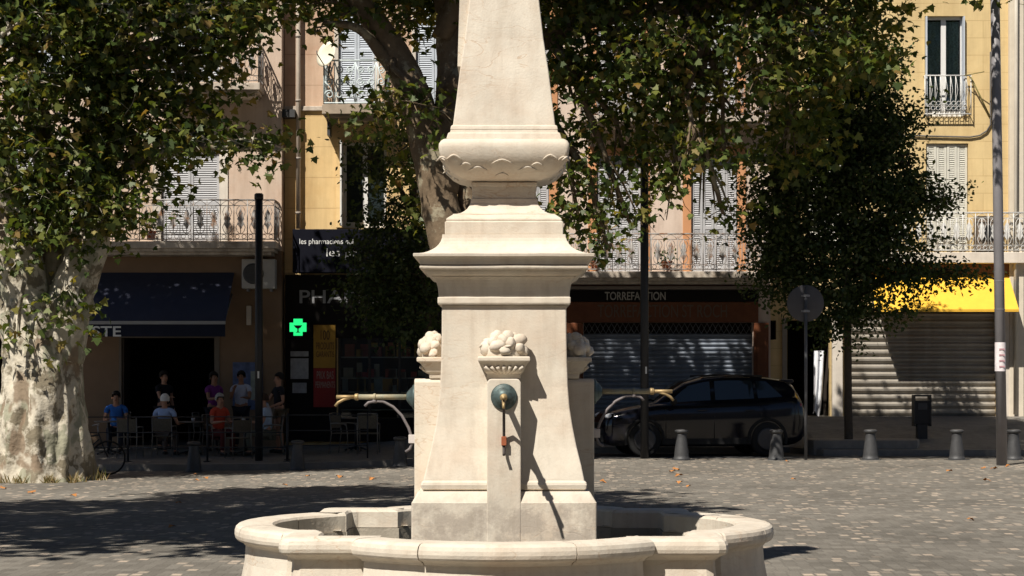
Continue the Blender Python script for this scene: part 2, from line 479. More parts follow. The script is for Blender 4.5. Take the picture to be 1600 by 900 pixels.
SHUT_GREY = mat('grey_shutter_paint', (.43, .43, .44), 0.6, 0.08, 5)
SHUT_BLUE = mat('pale_shutter_paint', (.50, .54, .59), 0.6, 0.08, 5)
SHUT_CREAM = mat('cream_shutter_paint', (.60, .58, .50), 0.6, 0.08, 5)
FRAMEW = mat('window_white', (.70, .69, .66), 0.5, 0.05, 5)
IRONPALE = mat('weathered_iron', (.36, .34, .32), 0.7, 0.35, 9, col2=(.25, .13, .07), c2scale=5, c2lo=0.5, c2hi=0.62)
IRONBLUE = mat('pale_blue_iron', (.55, .62, .62), 0.6, 0.12, 8)
IRONWHITE = mat('white_iron', (.60, .59, .56), 0.6, 0.2, 9)
BLACKM = mat('black_paint_metal', (.02, .021, .024), 0.5, 0.2, 9, spec=0.4)
DARKIRON = mat('dark_iron', (.045, .045, .046), 0.55, 0.25, 14, 0.2, 70, spec=0.5)
GREYPOLE = mat('grey_pole_paint', (.20, .19, .195), 0.5, 0.12, 4, spec=0.4)
GALV = mat('galvanised_metal', (.26, .26, .27), 0.5, 0.2, 6, metal=0.3)
NAVY = mat('navy_canvas', (.034, .038, .062), 0.9, 0.12, 5)
YAWN = mat('yellow_canvas', (.80, .46, .05), 0.9, 0.06, 5)
LETW = mat('white_lettering', (.72, .72, .7), 0.6, 0.05)
LETG = mat('grey_lettering', (.30, .30, .31), 0.6, 0.08)
LETD = mat('dull_lettering', (.13, .095, .065), 0.6, 0.08)
SIGNBLUE = mat('dark_sign_panel', (.007, .0075, .013), 0.9, 0.15, spec=.1)
SHOPDARK = mat('dark_shop_cladding', (.014, .012, .011), 0.8, 0.2, spec=.1)
WOODBR = mat('brown_shop_wood', (.15, .048, .018), 0.55, 0.25, 6)
ROLLM = mat('metal_roller', (.33, .30, .255), 0.5, 0.15, 3, metal=0.2)
ROLLB = mat('bluish_roller', (.23, .26, .31), 0.5, 0.15, 3, metal=0.2)
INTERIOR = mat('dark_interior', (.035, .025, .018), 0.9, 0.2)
GLASSD = mat_glass('dark_glass', (.02, .028, .03), 0.04)
GLASSC = mat_see_through('shop_glass')
BRASS = mat('worn_brass', (.36, .26, .13), 0.55, 0.3, 20, metal=0.5)
VERD = mat('verdigris_pipe', (.25, .25, .19), 0.6, 0.3, 14, metal=0.2, col2=(.33, .28, .18), c2scale=9, c2lo=.42, c2hi=.58)
PATINA = mat('green_patina', (.09, .125, .12), 0.5, 0.4, 18, metal=0.4, col2=(.05, .055, .05), c2scale=10)
GREYPIPE = mat('lead_pipe', (.17, .15, .15), 0.6, 0.2, 12)
RUST = mat('rusty_clip', (.30, .09, .04), 0.8, 0.3, 20)
PIPEW = mat('pale_drainpipe', (.52, .44, .36), 0.7, 0.15, 4)
WATERM = mat_glass('basin_water', (.02, .03, .025), 0.03)
LEAF_PL = mat_leaf('plane_leaves', [(0, (.042, .070, .015)), (.5, (.082, .118, .024)), (.82, (.155, .17, .036)), (.96, (.27, .225, .06)), (1.0, (.24, .14, .05))], 0.40)
LEAF_DK = mat_leaf('small_dark_leaves', [(0, (.027, .047, .014)), (.7, (.045, .072, .021)), (1.0, (.085, .11, .03))], 0.25)


for m_, a_ in ((PINK, .5), (PEACH, .5), (YELLOW, .45), (YELLOW2, .38), (CREAM, .55), (GREYWALL, .5), (SLABM, .8), (WTRIM, .4), (YAWN, .15), (ROLLM, .5), (ROLLB, .5), (PIPEW, .5)): streaks(m_, a_)
# ------------------------------------------------------------------ ground
def zg(x, y):
    return -0.25 * sstep((3.0 - x) / 9.5) * sstep((y - 17.0) / 19.0)


def grid_mesh(name, xs, ys, zf, m, kind='structure'):
    nx, ny = len(xs), len(ys)
    vs = [(x, y, zf(x, y)) for y in ys for x in xs]
    fs = [(j * nx + i, j * nx + i + 1, (j + 1) * nx + i + 1, (j + 1) * nx + i) for j in range(ny - 1) for i in range(nx - 1)]
    mb = MB(); mb.add(vs, fs, True)
    o = mb.build(name, m, fix=False)
    return tag(o, kind=kind)


gx = [-700, -300, -120, -60] + [i * 1.0 for i in range(-30, 31)] + [60, 120, 300, 700]
gy = [-700, -200, -60, -20] + [i * 1.0 for i in range(0, 52)] + [60, 120, 300, 900]
grid_mesh('ground', gx, gy, zg, PAVE)


def base_z(x):                                     # pavement level along the house fronts
    return 0.15 + 0.60 * sstep((x + 5.0) / 8.0)
def front_y(x):                                    # kerb line
    if x < -1.4: return 40.7
    if x < -0.9: return 40.7 + 3.0 * (x + 1.4) / 0.5
    if x < 6.25: return 43.7
    if x < 6.75: return 43.7 - 1.7 * (x - 6.25) / 0.5
    return 42.0
def zs(x, y):
    fy = front_y(x); z0 = zg(x, fy) + 0.13
    return z0 + (base_z(x) - z0) * max(0.0, min(1.0, (y - fy) / (46.0 - fy)))

wx = sorted(set([-60, -30] + [i * 0.5 for i in range(-40, 41)] + [-1.4, -0.9, 6.25, 6.75] + [30, 60]))
rows = [0, .04, .15, .3, .5, .7, .85, 1.0]
mb = MB()
nx = len(wx); vs = []
for t in rows:
    for x in wx:
        fy = front_y(x); y = fy + t * (48.5 - fy); vs.append((x, y, zs(x, min(y, 47.2))))
mb.add(vs, [(j * nx + i, j * nx + i + 1, (j + 1) * nx + i + 1, (j + 1) * nx + i) for j in range(len(rows) - 1) for i in range(nx - 1)], False)
tag(mb.build('sidewalk', WALKM, fix=False), kind='structure')
mb = MB()                                          # kerb: front face and a 0.16 m top course, 8 mm proud
prev = None
for i in range(len(wx) - 1):
    a, b = wx[i], wx[i + 1]
    for (p, q) in ((a, b),):
        fa, fb = front_y(p) - .012, front_y(q) - .012
        za, zb = zs(p, front_y(p)), zs(q, front_y(q))
        ring0 = [(p, fa, zg(p, fa) - .05), (p, fa, za + .008), (p, fa + .17, za + .012), (p, fa + .17, za - .1)]
        ring1 = [(q, fb, zg(q, fb) - .05), (q, fb, zb + .008), (q, fb + .17, zb + .012), (q, fb + .17, zb - .1)]
        mb.loft([ring0, ring1], True, True, True)
tag(mb.build('kerb', KERBM), kind='structure')
# parking lane of asphalt between bollards and kerb
rx = [i * 1.0 for i in range(-30, 31)]
grid_mesh('road', rx, [40.95, 41.6, 42.4, 43.2, 43.9], lambda x, y: zg(x, y) + 0.004 if x > -1.2 else zg(x, y) - 0.3, ASPH)
# raised tree bed with rounded nose on the right
pts = [(X(1272, 42.3), 42.95), (X(1262, 42.3), 42.6), (X(1272, 42.3), 42.35), (X(1300, 42.3), 42.22), (X(1432, 42.3), 42.22), (X(1440, 42.3), 42.5), (X(1440, 42.3), 43.2), (X(1272, 42.3), 43.2)]
mb = MB()
mb.loft([[(x, y, 0.0) for x, y in pts], [(x, y, .33) for x, y in pts], [(X(1350, 42.3) + (x - X(1350, 42.3)) * .98, 42.7 + (y - 42.7) * .9, .35) for x, y in pts]], True, False, True)
tag(mb.build('tree_bed', KERBM), kind='structure')


# ------------------------------------------------------------------ fountain
FX, FY = X(788, 15.7), 15.7
fo = thing('stone_fountain', 'pale limestone fountain with obelisk, four spouts and lobed basin in the square', 'fountain', (FX, FY, 0))

def hw_of(p): return p * FY / (F + p)
def prof(p, py):
    h = hw_of(p); return (h, CAMZ - (py - HOR) * (FY - h) / F)

def sq_ring(h, z, rad, n=10, wob=0.0015, ph=0.0):
    """rounded square ring of half width h"""
    rad = min(rad, h * .98); s = h - rad; pts = []
    for q in range(4):
        a0 = q * math.pi / 2
        cx, cy = ((s, -s), (s, s), (-s, s), (-s, -s))[q]
        for k in range(5):
            a = a0 - math.pi / 2 + k * math.pi / 8
            pts.append((cx + rad * math.cos(a), cy + rad * math.sin(a)))
        nx_, ny_ = ((s, s), (-s, s), (-s, -s), (s, -s))[q]
        d = ((1, 0), (0, 1), (-1, 0), (0, -1))[(q + 1) % 4]
        ex, ey = pts[-1]
        # along the next side
        tx, ty = ((nx_ + rad, ny_), (nx_, ny_ + rad), (nx_ - rad, ny_), (nx_, ny_ - rad))[q]
        for k in range(1, n):
            t = k / n; pts.append((ex + (tx - ex) * t, ey + (ty - ey) * t))
    out = []
    for x, y in pts:
        w = mnoise.noise(Vector((x * 9, y * 9, z * 9 + ph))) * wob + mnoise.noise(Vector((x * 30, y * 30, z * 30 + ph))) * wob * .7
        l = math.hypot(x, y) or 1
        out.append((FX + x + x / l * w, FY + y + y / l * w, z + w * .6))
    return out

def sq_stack(name, pr, rad=.012, wob=.0018, parent=fo, smooth=False):
    mb = MB(); mb.loft([sq_ring(h, z, rad if not hasattr(rad, '__len__') else rad[i], wob=wob) for i, (h, z) in enumerate(pr)], True, True, True, smooth)
    return mb.build(name, STONE, parent)

def curve(p0, p1, n, kind):
    """from (hw,z) p0 to p1 with a quarter-ellipse bow"""
    out = []
    for i in range(n + 1):
        t = i / n * math.pi / 2
        if kind == 'in':  a, b = 1 - math.cos(t), math.sin(t)     # z moves first
        else: a, b = math.sin(t), 1 - math.cos(t)                 # width moves first
        out.append((p0[0] + (p1[0] - p0[0]) * a, p0[1] + (p1[1] - p0[1]) * b))
    return out

# plinth inside the basin
h1, z1 = prof(145, 786); h2, z2 = prof(136, 771); h3, z3 = prof(134, 768)
sq_stack('plinth', [(h1, .08), (h1, z1), (h1 - .004, z1 + .004), (h2, z2), (h3, z3)], .015, .003)
# shaft: concave die
sh = [prof(126, 766), prof(129, 764), prof(130, 758), prof(129, 754), prof(126, 751)]
sh += [prof(p, y) for p, y in ((125.5, 748), (121, 728), (114, 700), (107.5, 668), (103, 640), (100, 605), (98.5, 565), (97.6, 520), (97.3, 477))]
sq_stack('shaft', sh, .012, .0015)
# necking and cornice
co = [prof(97.5, 476), prof(103, 475.5), prof(104, 473), prof(104, 465), prof(102.5, 463.5)]
a, b = prof(102.5, 463), prof(113, 433)
co += curve(a, b, 6, 'in') + curve(prof(113, 431), prof(124, 421), 4, 'out') + [prof(126, 420), prof(131, 420), prof(132, 418), prof(132, 415), prof(128, 413.5)]
co += curve(prof(131, 413), prof(139, 401), 4, 'in') + [prof(142, 400), prof(142.5, 396)]
co += curve(prof(141, 395.5), prof(96.5, 366), 9, 'out')
sq_stack('cornice', co, .008, .0022)
# pedestal block above the cornice
pe = [prof(92, 367), prof(92.5, 365), prof(92.5, 347), prof(90, 345.5), prof(90.5, 343), prof(89.5, 341)]
pe += [prof(80, 335)] + curve(prof(80, 334), prof(52, 311), 7, 'out')
pe += [prof(50, 309), prof(49.5, 300), prof(50, 291), prof(51.5, 290), prof(52, 286), prof(50, 284)]
sq_stack('pedestal', pe, .008, .0018)
# bulging cushion
bu_p = [(50, 283), (58, 280.5), (72, 275), (84, 267), (93, 257), (99, 247), (101.5, 238), (102.5, 230), (102, 224), (99, 219.5), (95, 217), (88, 216)]
bu = [prof(p, y) for p, y in bu_p]
sq_stack('cushion', bu, [.01, .012, .018, .025, .03, .032, .032, .03, .03, .028, .025, .02], .0022, smooth=True)
# carved leaf ridges on the cushion's four faces
def bulge_hw(z):
    pts = sorted((zz, hh) for hh, zz in bu)
    for (za, ha), (zb, hb) in zip(pts, pts[1:]):
        if za <= z <= zb: return ha + (hb - ha) * (z - za) / (zb - za)
    return pts[0][1]
mb = MB()
for q in range(4):
    ca, sa = math.cos(q * math.pi / 2), math.sin(q * math.pi / 2)
    for cx, cy, w, h in ((785, 252, 16, 6), (748, 262, 14, 5), (824, 262, 14, 5), (858, 246, 12, 8), (712, 246, 12, 8), (785, 270, 10, 4), (730, 256, 9, 4), (838, 256, 9, 4), (878, 248, 9, 6), (694, 248, 9, 6)):
        pts = []
        for k in range(9):
            t = -1 + k / 4
            x = (cx - 788 + t * w) / 193.0; z = Z(cy - h * (1 - abs(t) ** 1.5) + h * .5, 15.2)
            hh = bulge_hw(z)
            if abs(x) > hh - .03: hh -= (abs(x) - hh + .03) * .4
            y = -hh - .001
            pts.append((FX + x * ca - y * sa, FY + x * sa + y * ca, z))
        mb.tube(pts, [.003, .006, .008, .009, .009, .009, .008, .006, .003], 5)
mb.build('carved_leaf_band', STONE, fo)
# collar under the obelisk
cl = [prof(90, 216), prof(88, 209), prof(86.5, 207), prof(84.5, 206.5), prof(83.5, 203), prof(84, 201.5), prof(83, 197), prof(81, 195.5)]
sq_stack('collar', cl, .008, .002)
ob = [prof(p, y) for p, y in ((80, 196), (75.5, 160), (69.5, 112), (61.5, 60), (54.5, 0))]
ob += [(hw_of(49), Z(-55, 15.4)), (hw_of(45), Z(-120, 15.45)), (hw_of(40), Z(-250, 15.45))]
sq_stack('obelisk', ob, .01, .0015)
zt = ob[-1][1]
sq_stack('capital', [(.2, zt), (.27, zt + .03), (.29, zt + .07), (.29, zt + .11), (.2, zt + .13), (.12, zt + .18)], .02)
mb = MB(); mb.lathe([(.10, zt + .16), (.12, zt + .2), (.2, zt + .3), (.26, zt + .42), (.27, zt + .52), (.22, zt + .64), (.12, zt + .72), (.07, zt + .8), (.03, zt + .92)], 20, (FX, FY, 0))
mb.build('finial', STONE, fo)
# plaque on the left face
mb = MB()
xo0, xo1 = -hw_of(66.5), -hw_of(73)
zA, zB = Z(-60, 15.7), Z(111, 15.7)
poly = [(FX - .25, zA), (FX - .345, zA), (FX - .372, zB + .02), (FX - .372, zB), (FX - .30, zB)]
mb.prism(poly, FY - .24, FY + .24)
mb.build('plaque', STONE, fo)

def rot4(q, p):                                    # rotate a local (x,y,z) about the fountain axis
    ca, sa = math.cos(q * math.pi / 2), math.sin(q * math.pi / 2)
    return (FX + p[0] * ca - p[1] * sa, FY + p[0] * sa + p[1] * ca, p[2])

class RMB(MB):
    def __init__(self, q): super().__init__(); self.q = q
    def build(self, *a, **k):
        self.v = [rot4(self.q, p) for p in self.v]; return super().build(*a, **k)

SPZ = Z(620, 14.98)
for q in range(4):
    dz = (0, .035, 0, -.01)[q]                      # q=0 front, 1 right, 2 back, 3 left
    mb = RMB(q)                                     # pilaster with a rounded shoulder
    pz = Z(592, 14.98)
    n = 7
    poly = [(-.131, .08), (.131, .08), (.131, pz - .03), (.118, pz - .006), (.10, pz), (-.10, pz), (-.118, pz - .006), (-.131, pz - .03)]
    mb.prism(poly, -.722, -.45)
    mb.build('pilaster', STONE, fo, bevel=.008)
    mb = RMB(q)                                     # corbel
    z0, z1, z2 = Z(590, 15.1), Z(566, 15.1), Z(557, 15.1)
    def rect(h, yf, z): return [(-h, yf, z), (h, yf, z), (h, -.44, z), (-h, -.44, z)]
    mb.loft([rect(.128, -.60, z0 - .01), rect(.135, -.605, z0 + .03), rect(.150, -.63, z0 + .045), rect(.165, -.645, z0 + .08), rect(.19, -.68, z1), rect(.203, -.70, z1 + .008), rect(.203, -.70, z2 - .006), rect(.195, -.69, z2)], True, True, True)
    mb.build('corbel', STONE, fo, bevel=.006)
    mb = RMB(q)
    for k in range(-3, 4):
        mb.tube([(k * .020, -.612, z0 + .03), (k * .036, -.642, z0 + .058), (k * .05, -.668, z0 + .085)], [.006, .012, .015], 6)
    mb.build('carved_shell', STONE, fo)
    mb = RMB(q)                                     # carved fruit heap
    r2 = random.Random(21 + q)
    hc = Vector((0, -.575, z2 + .03)); hr_ = Vector((.165, .105, .145))
    mb.ball(hc, 1.0, hr_.x * .93, hr_.y * .93, hr_.z * .93, 18, 12)
    nf = 19
    for i in range(nf):                             # fruit half sunk in the mound, as carved
        t = (i + .5) / nf; el = math.asin(t * .99); az = i * 2.39996 + r2.uniform(-.15, .15)
        dv = Vector((math.cos(el) * math.cos(az), math.cos(el) * math.sin(az), math.sin(el)))
        if dv.y > .55: continue
        c_ = hc + Vector((dv.x * hr_.x, dv.y * hr_.y, dv.z * hr_.z)) * r2.uniform(.82, .93)
        M = Matrix.Rotation(r2.uniform(0, 3), 3, 'Y') @ Matrix.Rotation(r2.uniform(-.6, .6), 3, 'X')
        mb.ball(c_, r2.uniform(.042, .062), r2.uniform(1.0, 1.25), .95, r2.uniform(.7, .95), 14, 10, M)
        if i % 2 == 0:
            M = Matrix.Rotation(r2.uniform(-1.5, 1.5), 3, 'Y'); mb.ball(c_ + Vector((r2.uniform(-.04, .04), -.012, r2.uniform(-.03, .04))), .036, .3, .5, 1.0, 8, 6, M)
    mb.v = [tuple(Vector(p) + Vector((mnoise.noise(Vector(p) * 40 + Vector((q, 0, 0))), mnoise.noise(Vector(p) * 37 + Vector((5, q, 0))), mnoise.noise(Vector(p) * 43))) * .009) for p in mb.v]
    mb.build('fruit_heap', STONE, fo)
    mb = RMB(q)                                     # flange
    sz = SPZ + dz
    mb.lathe([(.102, .0), (.102, .012), (.092, .022), (.085, .022), (.07, .040), (.05, .056), (.045, .06), (.03, .07)], 28, (0, -.722, sz), 'y')
    fl = mb.build('flange', PATINA, fo)
    mb = RMB(q)                                     # pipe
    mb.tube([(0, -.74, sz), (0, -1.20, sz)], .0225, 14)
    mb.lathe([(.0225, -.012), (.029, -.008), (.029, .008), (.0225, .012)], 16, (0, -1.05, sz), 'y')
    pp = mb.build('pipe', VERD, fo)
    mb = RMB(q)
    mb.lathe([(.022, -.02), (.029, -.016), (.029, -.004), (.026, .0), (.029, .006), (.02, .014)], 16, (0, -1.20, sz), 'y')
    mb.tube([(0, -1.2, sz), (0, -1.36, sz)], .016, 12)
    mb.tube([(0, -1.25, sz - .005), (0, -1.30, sz - .02), (0, -1.345, sz - .045), (0, -1.37, sz - .075)], [.013, .013, .012, .011], 10)
    mb.build('nozzle', BRASS, fo)
    mb = RMB(q)                                     # curved overflow pipe below
    arc = [(0, -1.13, sz - .075), (0, -1.10, sz - .045), (0, -1.05, sz - .035), (0, -.98, sz - .038), (0, -.90, sz - .08), (0, -.83, sz - .15), (0, -.775, sz - .25), (0, -.75, sz - .33), (0, -.748, sz - .38), (0, -.765, sz - .42), (0, -.80, sz - .445)]
    mb.tube(arc, .012, 8)
    mb.tube([(0, -1.05, sz - .05), (0, -1.05, sz - .02)], .02, 8)
    hp = mb.build('overflow_pipe', (mat('dark_iron_pipe', (.05, .04, .035), .6, .2) if q == 0 else GREYPIPE), fo)
    mb = RMB(q)
    mb.box(-.02, .02, -.775, -.723, sz - .375, sz - .305)
    mb.build('clip', RUST if q == 0 else mat('pale_clip', (.55, .5, .47), .7, .2), hp, bevel=.004)

# basin
BA, BC, BR, BYC = 1.60, 1.06, 1.43, 0.70
def outline(o, narc=28):
    a, c, r = BA + o, BC + o, BR + o
    if o <= -.25: a, c, r = 1.37 + (o + .33), .95 + (o + .33), 1.16 + (o + .33)      # the hollow keeps thinner stone at its corners
    ys = BYC + math.sqrt(r * r - c * c)
    q_ = .075
    side = [(-a, -a + q_), (-a + q_ * .3, -a + q_ * .3), (-a + q_, -a), (-(a + c) / 2, -a), (-c, -a), (-c, -(a + ys) / 2)]
    a0 = math.atan2(-(ys - BYC), -c); a1 = math.atan2(-(ys - BYC), c)
    for k in range(narc + 1):
        t = a0 + (a1 - a0) * k / narc
        side.append((r * math.cos(t), -BYC + r * math.sin(t)))
    side += [(c, -(a + ys) / 2), (c, -a), ((a + c) / 2, -a)]
    pts = []
    for q in range(4):
        ca, sa = math.cos(q * math.pi / 2), math.sin(q * math.pi / 2)
        pts += [(x * ca - y * sa, x * sa + y * ca) for x, y in side]
    return pts
RIMZ = .60
def bring(o, z, w=.003):
    out = []
    for x, y in outline(o):
        n = mnoise.noise(Vector((x * 6, y * 6, z * 7))) * w + mnoise.noise(Vector((x * 19, y * 19, z * 17))) * w * .6
        l = math.hypot(x, y); out.append((FX + x + x / l * n, FY + y + y / l * n, z + n * .5))
    return out
mb = MB()
mb.loft([bring(.05, -.05), bring(.05, .0), bring(.02, .06), bring(-.015, .17), bring(-.04, .30), bring(-.048, .40), bring(-.048, .445), bring(-.03, .455),
         bring(-.20, .455, 0)], True, False, False)
mb.build('basin_wall', STONE, fo)
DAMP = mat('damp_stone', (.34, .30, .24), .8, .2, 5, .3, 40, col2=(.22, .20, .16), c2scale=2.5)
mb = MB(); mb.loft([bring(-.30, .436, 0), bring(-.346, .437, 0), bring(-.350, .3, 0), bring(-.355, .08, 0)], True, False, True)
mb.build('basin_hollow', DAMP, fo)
# coping, cut into stones with open joints
cop = [(-.035, .44), (-.025, .455), (-.005, .468), (.022, .478), (.034, .495), (.040, .52), (.038, .55), (.028, .578), (.008, .594), (-.02, .60), (-.16, .604), (-.29, .60), (-.32, .594), (-.335, .575), (-.335, .44)]
rings = [bring(o, z) for o, z in cop]
npt = len(rings[0]); per = npt // 4
cuts = []
for q in range(4): cuts += [q * per + 5, q * per + 6 + 7, q * per + 6 + 20, q * per + 6 + 28]
cuts = sorted(cuts)
mb = MB()
for a, b in zip(cuts, cuts[1:] + [cuts[0] + npt]):
    idx = list(range(a, b + 1))
    cols = [[Vector(r[i % npt]) for r in rings] for i in idx]
    def shrink(c, d):                               # open the joint by 4 mm
        return [p + (e - p).normalized() * .0045 for p, e in zip(c, d)]
    c0 = shrink(cols[0], cols[1]); c1 = shrink(cols[-1], cols[-2])
    j = [random.uniform(-.003, .003) for _ in range(2)]
    cols = [[p + Vector((0, 0, j[0])) for p in c] for c in ([c0] + cols[1:-1] + [c1])]
    mb.loft(cols, True, True, True, False)
mb.build('coping', STONE, fo)
mb = MB(); mb.add([(x, y, .25) for x, y, z in bring(-.345, .3, 0)], [tuple(range(npt))]); mb.build('water', WATERM, fo, fix=False)


# ------------------------------------------------------------------ text
def text(s, x0, x1, z0, z1, y, m, parent, name='lettering', ext=.006, stretch=True, bold=.0):
    cu = bpy.data.curves.new('txt', 'FONT'); cu.body = s; cu.extrude = ext; cu.size = 1.0; cu.offset = bold
    ob = bpy.data.objects.new('txt', cu); COL.objects.link(ob)
    bpy.context.view_layer.update()
    dg = bpy.context.evaluated_depsgraph_get()
    me = bpy.data.meshes.new_from_object(ob.evaluated_get(dg))
    bpy.data.objects.remove(ob)
    n = len(me.vertices); co_ = np.empty(n * 3); me.vertices.foreach_get('co', co_); co_ = co_.reshape(-1, 3)
    mn, mx = co_.min(0), co_.max(0)
    o0 = origin_of(parent)
    out = np.empty_like(co_)
    out[:, 0] = x0 + (co_[:, 0] - mn[0]) / (mx[0] - mn[0]) * (x1 - x0) - o0.x
    out[:, 2] = z0 + (co_[:, 1] - mn[1]) / (mx[1] - mn[1]) * (z1 - z0) - o0.z
    out[:, 1] = y - co_[:, 2] - o0.y
    me.vertices.foreach_set('co', out.ravel()); me.update()
    me.materials.clear(); me.materials.append(m)
    o = bpy.data.objects.new(name, me); COL.objects.link(o); o.parent = parent
    return o


# ------------------------------------------------------------------ buildings
def facade(root, x0, x1, d, bands, holes, thick=.32, depth=8.0, names=None):
    """front wall with true openings; one wall mesh per plaster band"""
    for bi, (z0, z1, m, nm) in enumerate(bands):
        hs = [(max(h[0], x0), min(h[1], x1), max(h[2], z0), min(h[3], z1)) for h in holes if h[2] < z1 and h[3] > z0]
        xs_ = sorted({x0, x1, *[h[0] for h in hs], *[h[1] for h in hs]})
        zs_ = sorted({z0, z1, *[h[2] for h in hs], *[h[3] for h in hs]})
        mb = MB()
        for i in range(len(xs_) - 1):
            for j in range(len(zs_) - 1):
                cx, cz = (xs_[i] + xs_[i + 1]) / 2, (zs_[j] + zs_[j + 1]) / 2
                if any(h[0] < cx < h[1] and h[2] < cz < h[3] for h in hs): continue
                mb.quad((xs_[i], d, zs_[j]), (xs_[i + 1], d, zs_[j]), (xs_[i + 1], d, zs_[j + 1]), (xs_[i], d, zs_[j + 1]))
        for h in hs:
            a, b, c, e = h; t = d + thick
            mb.quad((a, d, c), (a, d, e), (a, t, e), (a, t, c)); mb.quad((b, d, e), (b, d, c), (b, t, c), (b, t, e))
            if abs(e - z1) > 1e-6 or e < bands[-1][1]: mb.quad((a, d, e), (b, d, e), (b, t, e), (a, t, e))
            mb.quad((b, d, c), (a, d, c), (a, t, c), (b, t, c))
        mb.quad((x0, d + depth, z0), (x0, d, z0), (x0, d, z1), (x0, d + depth, z1))
        mb.quad((x1, d, z0), (x1, d + depth, z0), (x1, d + depth, z1), (x1, d, z1))
        mb.quad((x1, d + depth, z0), (x0, d + depth, z0), (x0, d + depth, z1), (x1, d + depth, z1))
        if bi == len(bands) - 1: mb.quad((x0, d, z1), (x1, d, z1), (x1, d + depth, z1), (x0, d + depth, z1))
        mb.build(nm, m, root, fix=False)


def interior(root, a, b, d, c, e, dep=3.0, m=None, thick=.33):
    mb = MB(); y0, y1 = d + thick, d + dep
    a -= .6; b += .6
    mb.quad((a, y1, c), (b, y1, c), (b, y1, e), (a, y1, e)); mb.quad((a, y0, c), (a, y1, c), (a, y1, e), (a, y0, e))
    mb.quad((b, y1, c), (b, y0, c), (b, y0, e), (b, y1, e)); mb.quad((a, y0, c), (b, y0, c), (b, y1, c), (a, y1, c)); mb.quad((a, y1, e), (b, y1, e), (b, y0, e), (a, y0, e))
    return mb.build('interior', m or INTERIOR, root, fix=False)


def louvre_leaf(mb, x0, x1, y, z0, z1, th=.035, split=.62):
    s = .055
    mb.box(x0, x0 + s, y, y + th, z0, z1); mb.box(x1 - s, x1, y, y + th, z0, z1)
    zm = z0 + (z1 - z0) * (1 - split)
    for a, b in ((z0, z0 + .09), (zm - .04, zm + .04), (z1 - .07, z1)): mb.box(x0 + s + .001, x1 - s - .001, y + .002, y + th - .002, a, b)
    for a, b in ((z0 + .09, zm - .04), (zm + .04, z1 - .07)):
        k = max(3, int((b - a) / .05))
        for i in range(k):
            z = a + (b - a) * (i + .5) / k
            xa, xb = x0 + s + .002, x1 - s - .002
            mb.add([(xa, y + .006, z - .024), (xb, y + .006, z - .024), (xb, y + th - .006, z + .020), (xa, y + th - .006, z + .020),
                    (xa, y + .010, z - .028), (xb, y + .010, z - .028), (xb, y + th - .002, z + .016), (xa, y + th - .002, z + .016)],
                   [(0, 1, 2, 3), (7, 6, 5, 4), (0, 4, 5, 1), (3, 2, 6, 7)])
    mb.box(x0 + s, x1 - s, y + th - .001, y + th + .004, z0 + .05, z1 - .05)


def shutter_window(root, a, b, c, e, d, m, leaves=2, trim=None, tw=.16, ajar=0.0):
    w = MB(); s = .06                               # frame
    for x0, x1, z0, z1 in ((a, a + s, c, e), (b - s, b, c, e)): w.box(x0 + .002, x1 - .002, d + .12, d + .2, z0 + .002, z1 - .002)
    w.box(a + s, b - s, d + .122, d + .198, e - s, e - .002); w.box(a + s, b - s, d + .122, d + .198, c + .002, c + s)
    wo = w.build('window', FRAMEW, root)
    g = MB(); g.box(a + s, b - s, d + .16, d + .17, c + s, e - s); g.build('pane', GLASSD, wo)
    n = leaves; step = (b - a - .02) / n
    for i in range(n):
        sm_ = MB(); louvre_leaf(sm_, a + .01 + i * step + .005, a + .01 + (i + 1) * step - .005, d + .05 + (.012 if i % 2 else 0), c + .02, e - .02)
        sm_.build('shutter', m, wo)
    if trim is not None:
        t = MB()
        t.box(a - tw, a, d - .03, d + .02, c, e + tw); t.box(b, b + tw, d - .03, d + .02, c, e + tw); t.box(a, b, d - .03, d + .02, e, e + tw)
        t.build('surround', trim, wo, bevel=.008)
    return wo


